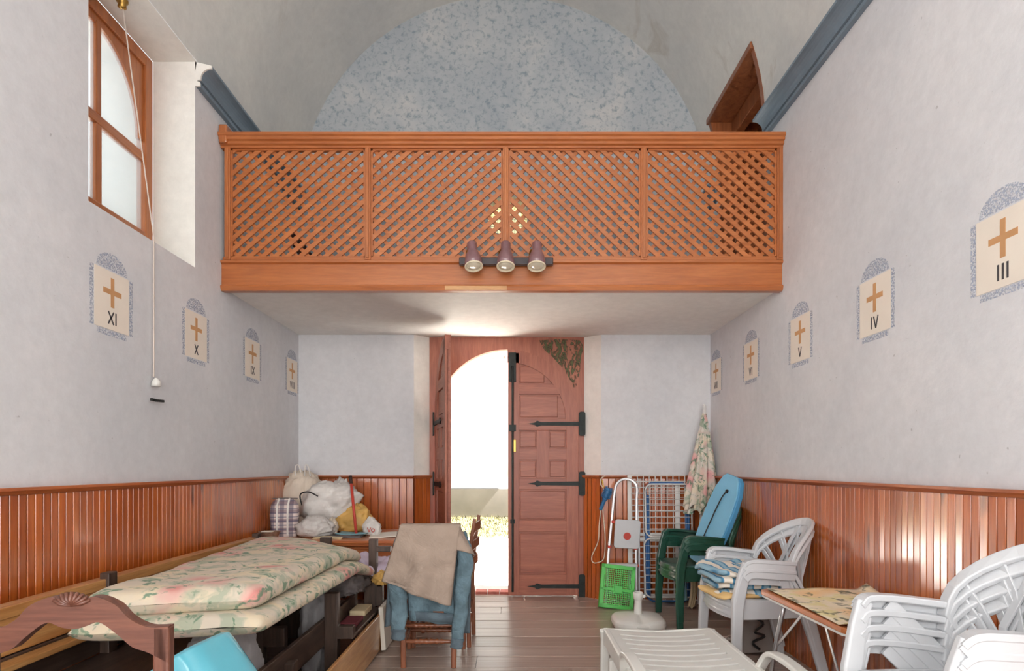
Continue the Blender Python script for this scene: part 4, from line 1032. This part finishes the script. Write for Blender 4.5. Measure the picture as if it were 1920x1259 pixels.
# books and boards slid between the pews
def flatthing(name, x0, x1, y0, y1, z0, z1, mat, label, cat, rot=(0, 0, 0)):
    o = MB().box((x0-x1)/2, (x1-x0)/2, (y0-y1)/2, (y1-y0)/2, 0, z1-z0).build(name, mat, bevel=.003); o.location = ((x0+x1)/2, (y0+y1)/2, z0); o.rotation_euler = rot; return tag(o, label, cat)
flatthing('picture_board', -.875, -.845, 4.0, 4.36, .012, .30, 'paper', 'white board standing on edge beside the low pew end', 'board', (0, math.radians(-4), 0))
flatthing('book', -1.05, -.95, 3.86, 4.06, .276, .31, 'paper_cream', 'cream book lying on the low pew seat board', 'book')
flatthing('book', -1.04, -.94, 3.60, 3.78, .276, .30, 'maroon', 'dark red book lying on the low pew seat board', 'book')
o = blob('yellow_packet', (-.89, 4.09, .478), (.06, .05, .055), 'bag_yellow', amp=.3, seed=3, pinch=.5); tag(o, 'small yellow crisp packet on the stepped pew end', 'packet')

# mattresses
def slab(name, corners, zb, H, mat, seed, droop, wav=.012):
    """rounded quilted slab over four corners: near-left, near-right, far-right, far-left"""
    nl, nr, fr_, fl_ = [Vector((q[0], q[1], 0)) for q in corners]
    nu, nv = 40, 90; mb = MB()
    def pos(s, t):
        return (nl*(1-s)+nr*s)*(1-t)+(fl_*(1-s)+fr_*s)*t
    # closed section around s; t lengthways
    def f(u, v_):
        th = 2*PI*u
        cx = math.cos(th); sx = math.sin(th)
        q = Vector((math.copysign(abs(cx)**.27, cx), math.copysign(abs(sx)**.72, sx)))
        t = v_; e = 1.0
        tt = min(t, 1-t)
        if tt < .045: e = math.sqrt(max(0, 1-((.045-tt)/.045)**2))
        s = .5+.5*q.x*(.985+.015*e)
        p_ = pos(s, t)
        z = H/2+q.y*H/2*e
        n_ = noise.noise(Vector((p_.x*4+seed, p_.y*3, seed)))*wav+noise.noise(Vector((p_.x*9, p_.y*8+seed, seed)))*wav*.4
        z += n_*(1 if q.y > -.2 else .3)
        dr = max(0, s-.45)/.55*max(0, t-.80)/.20
        z -= droop*dr**1.3
        return (p_.x, p_.y, zb+z)
    return mb.grid(f, nu, nv).build(name, mat, smooth=True)
MG = 'floral mattresses'
tag(slab('floral_mattress', [(-1.66, 2.22), (-.98, 2.33), (-.92, 4.02), (-1.74, 4.1)], .572, .09, 'floral', 2, .09), 'cream floral mattress, the lower one resting on the pews', 'mattress', MG)
tag(slab('floral_mattress', [(-1.65, 2.26), (-1.03, 2.42), (-1.0, 3.98), (-1.80, 4.22)], .652, .105, 'floral', 5, .07, .018), 'cream floral mattress, the upper one lying on top', 'mattress', MG)
o = cushion('lilac_pillow', 'lilac', (.34, .40, .10), (-.97, 4.34, .46), .4, 4, 'pale lilac pillow tucked under the far end of the mattresses', 'pillow', lump=.02)
o.rotation_euler = (math.radians(8), math.radians(14), .5)
o = blob('grey_blanket', (-1.14, 3.95, .475), (.17, .16, .085), 'grey_cloth', amp=.2, seed=8, sq=.7); tag(o, 'folded grey blanket squeezed under the mattress edge', 'blanket')
# bags below
o = blob('plastic_sack', (-1.265, 2.62, .25), (.15, .16, .33), 'bag_clear', amp=.12, fr=2.5, seed=11, flat=.75, sq=.75); tag(o, 'full clear plastic sack on the floor under the mattress edge', 'sack')
o = blob('plastic_sack', (-1.18, 3.62, .22), (.09, .14, .29), 'bag_clear', amp=.14, fr=2.5, seed=12, flat=.75, sq=.75); tag(o, 'pale plastic sack behind the stepped pew end', 'sack')

# blue tub lying tilted in front
tb = thing('plastic_tub', 'light blue plastic tub lying tilted in front of the pews', 'tub', (0, 0, 0))
MT2 = Matrix.Translation((-1.01, 1.98, .375)) @ Matrix.Rotation(math.radians(-8), 4, 'Z') @ Matrix.Rotation(math.radians(-33), 4, 'Y')
def tubf(u, v_):
    prof = [(0, .25), (.9, .25), (.98, .24), (1.0, .22), (1.16, -.2), (1.2, -.2), (1.2, -.22), (1.14, -.22)]
    k2 = v_*(len(prof)-1); i = min(int(k2), len(prof)-2); t = k2-i; r_ = prof[i][0]*(1-t)+prof[i+1][0]*t; z2 = prof[i][1]*(1-t)+prof[i+1][1]*t
    th = 2*PI*u; cx, cy = math.cos(th), math.sin(th); q = (abs(cx)**4.5+abs(cy)**4.5)**(-1/4.5)
    return (cx*q*r_*.185, cy*q*r_*.14, z2)
MB().grid(tubf, 64, 35).xform(MT2).build('shell', 'basin_blue', tb, smooth=True)
MB().ribbon(catmull([(.21, -.07, -.19), (.26, -.065, -.20), (.275, 0, -.20), (.26, .065, -.20), (.21, .07, -.19)], 5), .012, .05).xform(MT2).build('handle', 'basin_blue', tb)

# carved chair back in the corner
cc = thing('carved_chair', 'dark wooden chair with carved shell crest in the near left corner', 'chair', (-1.21, 1.66, 0), math.radians(3))
top = [(-.25, .80), (-.235, .775)]
up_ = [(-.255, .80), (-.20, .80), (-.15, .825), (-.115, .862), (-.06, .885), (-.02, .872), (0, .862), (.02, .872), (.06, .885), (.115, .862), (.15, .825), (.20, .80), (.255, .80)]
lo_ = [(-.255, .70), (-.20, .73), (-.16, .745), (-.12, .78), (-.07, .815), (-.03, .802), (0, .797), (.03, .802), (.07, .815), (.12, .78), (.16, .745), (.20, .73), (.255, .70)]
U_ = catmull([Vector((x, 0, z2)) for x, z2 in up_], 5); D_2 = catmull([Vector((x, 0, z2)) for x, z2 in lo_], 5)
poly = [(q.x, q.z) for q in U_]+[(q.x, q.z) for q in reversed(D_2)]
cr_ = MB(); nU = len(U_)
for i in range(nU-1):
    a, b2, c2, d2 = U_[i], U_[i+1], D_2[i+1], D_2[i]
    cr_.add([(q.x, yy, q.z) for yy in (-.018, .018) for q in (a, b2, c2, d2)], [(0, 1, 2, 3), (7, 6, 5, 4), (0, 4, 5, 1), (2, 6, 7, 3)])
crest = cr_.build('crest_rail', 'walnut_X', cc)
shell = MB()
for k in range(9):
    a = math.radians(20+17.5*k); shell.sweep([(0, -.02, .862), (.028*math.cos(a), -.022, .862+.018*math.sin(a)), (.05*math.cos(a), -.016, .865+.034*math.sin(a))], [(.007*math.cos(t), .012*math.sin(t)) for t in [2*PI*i/8 for i in range(8)]], (0, 1, 0), scales=[.4, .9, .7])
shell.build('carved_shell', 'walnut_Z', crest, smooth=True)
for s in (-1, 1):
    MB().box(s*.235-.022, s*.235+.022, -.018, .018, .01, .80).build('post', 'walnut_Z', cc, bevel=.006)
    MB().box(s*.22-.02, s*.22+.02, -.43, -.39, .01, .42).build('leg', 'walnut_Z', cc, bevel=.006)
MB().box(-.25, .25, -.45, .02, .42, .47).build('seat', 'walnut_X', cc, bevel=.012)
MB().box(-.215, .215, -.015, .015, .52, .57).build('back_rail', 'walnut_X', cc, bevel=.006)

# chest-table at the back with the heap of bags
tt = thing('side_table', 'long varnished wooden table against the wall under the heap of bags', 'table', (0, 0, 0))
MB().box(-1.965, -.86, 4.54, 5.40, .655, .68).build('table_top', 'tablewood_X', tt, bevel=.006)
MB().box(-1.94, -.88, 4.56, 5.38, .635, .655).build('moulding', 'tablewood_X', tt, bevel=.006)
MB().box(-1.90, -.90, 4.62, 5.36, .47, .635).build('apron', 'tablewood_X', tt, bevel=.004)
MB().box(-1.91, -.89, 4.612, 4.62, .60, .612).build('moulding', 'tablewood_X', tt, bevel=.002)
for x in (-1.87, -.93):
    for y in (4.65, 5.33): MB().box(x-.03, x+.03, y-.03, y+.03, .0, .47).build('leg', 'tablewood_Z', tt, bevel=.004)
TZ_ = .681
def sack(name, px, py0, py1, wpx, Y, mat, label, cat='bag', seed=0, pinch=0, amp=.12, base=None, dep=.75, sq=.8, fr=2.6, tilt=0):
    """bag whose outline runs from py1 (bottom) up to py0 (top), wpx wide, at depth Y"""
    s_ = F/Y; c0 = at(px, py1, Y); zt = at(px, py0, Y).z; zb = c0.z if base is None else base
    H = zt-zb; rx = wpx/s_/2
    return tag(blob(name, (c0.x, Y, zb+H*.43), (rx, rx*dep, H*.57), mat, None, amp, fr, seed, .755, 60, 40, pinch, sq, tilt), label, cat)
b1 = sack('carrier_bag', 566, 884, 960, 84, 5.30, 'bag_cream', 'tall cream-white carrier bag with handles at the top of the heap', seed=21, pinch=.15, base=TZ_+.0)
MB().tube(catmull([Vector((-1.90, 5.24, 1.16)), Vector((-1.895, 5.23, 1.245)), Vector((-1.865, 5.23, 1.25)), Vector((-1.85, 5.24, 1.17))], 5), .006, 6).build('handle', 'bag_white', b1); MB().tube(catmull([Vector((-1.82, 5.24, 1.16)), Vector((-1.81, 5.23, 1.25)), Vector((-1.785, 5.23, 1.245)), Vector((-1.77, 5.24, 1.16))], 5), .006, 6).build('handle', 'bag_white', b1)
b2_ = sack('carrier_bag', 620, 903, 972, 106, 5.18, 'bag_white', 'large crumpled white plastic bag with black drawstrings in the middle of the heap', seed=23, amp=.16, base=TZ_+.10, fr=1.8, sq=.85, tilt=.18)
MB().tube(catmull([at(566, 948, 4.96), at(563, 928, 4.96), at(578, 923, 4.94), at(596, 931, 4.93)], 6), .006, 6).build('drawstring', 'cable_black', b2_)
sack('carrier_bag', 638, 899, 940, 42, 5.40, 'bag_grey', 'greyish plastic bag behind the crumpled white bag', seed=25, base=TZ_, sq=.7)
b3 = thing('shopping_bag', 'purple and white plaid shopping bag standing at the left of the heap', 'bag', at(534, 1007, 4.86))
b3.location.z = TZ_; b3.rotation_euler = (0, 0, .25)
def plb(u, v_):
    th = 2*PI*u; cx, cy = math.cos(th), math.sin(th); q = (abs(cx)**5+abs(cy)**5)**(-1/5)
    k2 = 1-.25*max(0, v_-.65)**1.3*2.2
    z = .31*min(v_, .97) if v_ < .97 else .31*.97
    if v_ >= .97: k2 *= max(0, (1-v_)/.03)
    return (cx*q*.105*k2*(1-.55*max(0, v_-.8)/.2*max(0, v_-.8)/.2)+.006*math.sin(9*v_+5*th), cy*q*.085*(1-.75*max(0, v_-.45)/.55)*(1 if v_ < .97 else max(0, (1-v_)/.03)), z)
MB().grid(plb, 48, 34).build('body', 'plaid', b3, smooth=True)
for x in (-.05, .03): MB().ribbon([(x, -.088, .01), (x, -.09, .15), (x, -.065, .25), (x+.01, -.03, .305)], .014, .004, (0, 1, 0)).build('strap', 'bag_white', b3)
MB().tube([(-.1, 0, .302), (0, 0, .306), (.1, 0, .302)], .004, 6).build('zip', 'grey_cloth', b3)
sack('carrier_bag', 592, 968, 1008, 70, 4.82, 'bag_grey', 'small knotted grey-white plastic bag on the front of the table', seed=28, pinch=.35, amp=.14, base=TZ_)
sack('carrier_bag', 622, 972, 1000, 24, 4.92, 'bag_cream', 'little cream bag with brown dots beside the knotted bag', seed=29, amp=.15, base=TZ_, pinch=.3)
sack('carrier_bag', 664, 946, 992, 70, 5.12, 'bag_yellow', 'orange-yellow plastic bag behind the broom handle', seed=31, amp=.16, base=TZ_, pinch=.25, fr=2)
b4 = sack('carrier_bag', 697, 970, 1003, 34, 4.92, 'bag_white', 'small white bag with red letters at the end of the table', seed=33, pinch=.55, base=TZ_, tilt=-.1)
q = at(697, 997, 4.82)
def stroke3(mb, pts): mb.tube([q+Vector((x, 0, z2)) for x, z2 in pts], .0035, 6)
mb = MB(); stroke3(mb, [(-.035, .03), (-.022, -.005)]); stroke3(mb, [(-.022, -.005), (-.009, .03)]); stroke3(mb, [(.01+.013*math.cos(a), .008+.013*math.sin(a)) for a in [2*PI*i/12 for i in range(13)]])
mb.build('red_lettering', 'red_ink', b4)
o = thing('broom', 'red broom handle with dark grip leaning in the heap of bags', 'broom', (0, 0, 0))
a0, a1 = at(668, 992, 4.86), at(657, 893, 5.02); a0.z = TZ_+.012
MB().tube([a0, a0+(a1-a0)*.88], .012, 10).build('handle', 'red_plastic', o, smooth=True); MB().tube([a0+(a1-a0)*.86, a1], .014, 10).build('grip', 'dark_brown', o, smooth=True)
o = thing('wicker_tray', 'shallow woven basket at the left end of the long table', 'basket', at(482, 1005, 4.64)); o.location.z = TZ_; o.location.x = -1.885
MB().lathe([(.055, .0), (.06, .002), (.078, .055), (.082, .058), (.074, .058), (.054, .008)], 20).build('bowl', 'basket', o, smooth=True)
MB().box(-.05, .03, -.03, .03, .056, .062).build('paper_slip', 'paper', o)
for nm, px, Y, wx_, dy_, mat, z0, lab in (('newspaper', 640, 4.78, .34, .20, 'grey_cloth', .0, 'grey folded newspaper lying on the front of the long table'), ('magazine', 662, 4.86, .24, .18, 'paper_teal', .014, 'teal magazine lying on the folded newspaper'), ('paper_sheet', 720, 4.86, .22, .30, 'paper', .0, 'white paper sheets at the right end of the long table'), ('envelope', 615, 4.66, .22, .08, 'paper_cream', .0, 'brown envelope at the front edge of the long table')):
    c0 = at(px, 1005, Y)
    def pf2(u, v_, wx_=wx_, dy_=dy_, s0=px): return ((u-.5)*wx_, (v_-.5)*dy_, .006+.004*math.sin(5*u+s0)+.004*math.sin(4*v_+s0))
    o = MB().grid(pf2, 10, 8).build(nm, mat, smooth=True, solid=.008); o.location = (c0.x, Y, TZ_+z0); o.rotation_euler = (0, 0, random.uniform(-.2, .2)); tag(o, lab, 'paper')

# ================================================================== WOODEN CHAIRS
def turned(p0, p1, r_=.011, n=14):
    p0, p1 = Vector(p0), Vector(p1); L_ = 24; pts = [p0+(p1-p0)*i/L_ for i in range(L_+1)]
    sc = [1+.35*math.sin(PI*i/L_)+(.35 if i in (6, 8, 11, 13, 16, 18) else 0)-(.25 if i in (7, 12, 17) else 0) for i in range(L_+1)]
    return MB().tube(pts, r_, 10, scales=sc)
def wchair(label, loc, rz):
    c = thing('wooden_chair', label, 'chair', loc, rz, 'brown wooden chairs')
    for s in (-1, 1):   # back posts at y = 0, front at y = .38
        MB().ribbon([(s*.155, -.01, 0), (s*.16, 0, .44), (s*.165, -.02, .7), (s*.165, -.05, .885)], .032, .030, (0, 1, 0), scales=[1, 1.1, 1, .75]).build('leg', 'chairwood_Z', c, bevel=.004)
        MB().ribbon([(s*.185, .37, 0), (s*.185, .365, .43)], .036, .036, (0, 1, 0), scales=[.8, 1.1]).build('leg', 'chairwood_Z', c, bevel=.004)
        for z in (.14, .27): turned((s*.16, 0, z), (s*.185, .365, z)).build('side_stretcher', 'chairwood_Y', c, smooth=True)
    MB().prism([(-.165, -.01), (.165, -.01), (.205, .385), (-.205, .385)], .425, .455, 'XY').build('seat', 'rush', c, bevel=.008)
    for z in (.16, .26): turned((-.155, 0, z), (.155, 0, z)).build('back_stretcher', 'chairwood_X', c, smooth=True)
    for z in (.13, .22): turned((-.18, .365, z), (.18, .365, z)).build('front_stretcher', 'chairwood_X', c, smooth=True)
    for z in (.58, .70, .82): MB().ribbon([(-.16, -.02-(z-.5)*.08, z), (0, -.045-(z-.5)*.08, z+.012), (.16, -.02-(z-.5)*.08, z)], .012, .06).build('back_slat', 'chairwood_X', c, bevel=.003)
    return c
ch = wchair('brown wooden chair draped with the jacket and the beige shirt', (-.515, 3.70, 0), 0)
dup(ch, (-.30, 4.27, 0), math.radians(88), 'brown wooden chair standing behind the draped one', 'brown wooden chairs')

# clothes over the chair back; sheets are described in the plane of the chair back
def sheet(name, corners, Yf, mat, parent=None, nu=30, nv=30, wr=.01, seed=0, over=.12):
    TL, TR, BR, BL = corners
    def f(u, v_):
        if v_ < .14:      # hangs over the rail towards the seat
            k = 1-v_/.14; a = TL*(1-u)+TR*u
            return a+Vector((0, .085*math.sin(min(1, k*1.6)*PI/2), -over*max(0, k-.35)+.006))
        t = (v_-.14)/.86
        p = (TL*(1-u)+TR*u)*(1-t)+(BL*(1-u)+BR*u)*t
        fold = wr*(math.sin(u*13+seed+t*2)*t+.8*math.sin(u*5-2*t+seed)*t+.6*noise.noise(Vector((u*4, t*4, seed))))
        return Vector((p.x, Yf(u, t)+fold, p.z+.004*math.sin(u*6)))
    return MB().grid(f, nu, nv).build(name, mat, parent, smooth=True, solid=.006)
jk = thing('denim_jacket', 'blue denim jacket hanging over the back of the front wooden chair', 'jacket', (0, 0, 0))
Yb = 3.615
sheet('body', [at(760, 992, Yb), at(862, 992, Yb), at(852, 1170, Yb), at(768, 1162, Yb)], lambda u, t: 3.60-.02*math.sin(PI*u), 'denim', jk, seed=1, wr=.012)
MB().grid(lambda u, v_: at(768+84*u, 1146+18*v_+6*u, 3.585-.022*math.sin(PI*u)), 20, 2).build('waistband', 'denim_dark', jk, smooth=True, solid=.006)
MB().grid(lambda u, v_: at(812+20*u, 1147+12*v_, 3.572), 3, 3).build('leather_patch', 'leather', jk, solid=.003)
def sleeve(pts, wds, nm, mat, dpt=.55):
    pts = catmull([at(*q) for q in pts], 6); n = len(pts)
    scl = [wds[min(int(i/(n-1)*(len(wds)-1)), len(wds)-2)]+(wds[min(int(i/(n-1)*(len(wds)-1))+1, len(wds)-1)]-wds[min(int(i/(n-1)*(len(wds)-1)), len(wds)-2)])*(i/(n-1)*(len(wds)-1)-min(int(i/(n-1)*(len(wds)-1)), len(wds)-2)) for i in range(n)]
    mb = MB(); vs = []; K = 20
    for i, p in enumerate(pts):
        t = (pts[min(i+1, n-1)]-pts[max(i-1, 0)]).normalized(); sd = t.cross(Vector((0, 1, 0))).normalized(); fw = Vector((0, 1, 0))
        for j in range(K):
            a = 2*PI*j/K; w_ = scl[i]*(1+.10*math.sin(i*1.9+j)+.06*math.sin(3*a+i))
            vs.append(p+sd*math.cos(a)*w_+fw*math.sin(a)*w_*dpt)
    mb.add(vs, [(i*K+j, i*K+(j+1) % K, (i+1)*K+(j+1) % K, (i+1)*K+j) for i in range(n-1) for j in range(K)]+[tuple(range(K)), tuple(range((n-1)*K, n*K))])
    return mb.build(nm, mat, jk, smooth=True)
sl1 = sleeve([(758, 1002, 3.60), (744, 1070, 3.56), (748, 1130, 3.55), (746, 1196, 3.56)], [.045, .055, .052, .038], 'sleeve', 'denim')
sl2 = sleeve([(862, 1000, 3.60), (872, 1045, 3.57), (866, 1120, 3.56), (856, 1212, 3.57)], [.036, .048, .045, .034], 'sleeve', 'denim')
sleeve([(748, 1180, 3.55), (747, 1200, 3.55)], [.04, .04], 'cuff', 'denim_dark'); sleeve([(858, 1198, 3.56), (856, 1216, 3.56)], [.037, .037], 'cuff', 'denim_dark')
MB().grid(lambda u, v_: at(722+24*u+6*(1-v_), 1085+92*v_-8*u, 3.66-.03*math.sin(3*u+v_)), 10, 20).build('front_flap', 'denim_dark', jk, smooth=True, solid=.006)
MB().grid(lambda u, v_: at(862+22*u-3*v_, 1040+148*v_, 3.66-.02*math.sin(4*u+v_)), 10, 20).build('front_flap', 'denim_dark', jk, smooth=True, solid=.006)
sh = thing('beige_shirt', 'beige-brown shirt draped over the denim jacket on the chair back', 'shirt', (0, 0, 0))
sheet('body', [at(750, 987, 3.53), at(862, 986, 3.53), at(846, 1134, 3.52), at(718, 1089, 3.54)], lambda u, t: 3.53-.05*math.sin(PI*min(1, max(0, u)))**.5*min(1, t*2+.2)-.01*t, 'shirt', sh, 60, 50, .022, 3, .2)
MB().grid(lambda u, v_: at(858+u*(8+24*v_)-6*v_*(1-u), 988+6*u+v_*(44+4*u*u)+2*math.sin(6*v_), 3.525+.05*u-.025*math.sin(PI*u)*v_), 16, 16).build('sleeve', 'shirt', sh, smooth=True, solid=.006)
MB().ribbon([at(718+128*t, 1088+45*t, 3.512-.05*math.sin(PI*t)**.5) for t in [i/12 for i in range(13)]], .004, .012).build('hem', 'shirt', sh)

# ================================================================== WINDOW PULL
r = thing('window_pull_cord', 'thin pale cord running from the window head pulley down the wall', 'cord', (0, 0, 0))
wp = Vector((-2.1, 3.38, 3.795)); wp = at(229, 33, 3.26); wp.z = 3.775
pts = [wp, at(240, 110, 3.25), at(258, 240, 3.35), at(270, 360, 3.35), Vector((-1.985, 3.31, 2.515)), Vector((-1.985, 3.31, 2.40)), Vector((-1.985, 3.31, 1.74))]
pts = [Vector(p_) for p_ in pts]
for i in range(1, 4):   # straight run from the pulley to the sill edge
    t = i/4; pts[i] = wp*(1-t)+Vector((-1.985, 3.31, 2.515))*t
MB().tube(pts, .0035, 6).build('cord', 'rope', r)
MB().lathe([(.02, 0), (.03, -.006), (.03, -.016), (.018, -.03), (.022, -.045), (.008, -.055)], 16, wp+Vector((0, 0, .022))).build('pulley', 'brass', r, smooth=True)
MB().lathe([(.006, .035), (.01, .03), (.022, .015), (.025, -.01), (.02, -.012)], 16, (-1.972, 3.31, 1.70)).build('pull_knob', 'cream_plastic', r, smooth=True)
MB().ribbon([(-1.975, 3.27, 1.612), (-1.972, 3.31, 1.61), (-1.97, 3.375, 1.613)], .014, .014).build('cleat', 'iron', r)
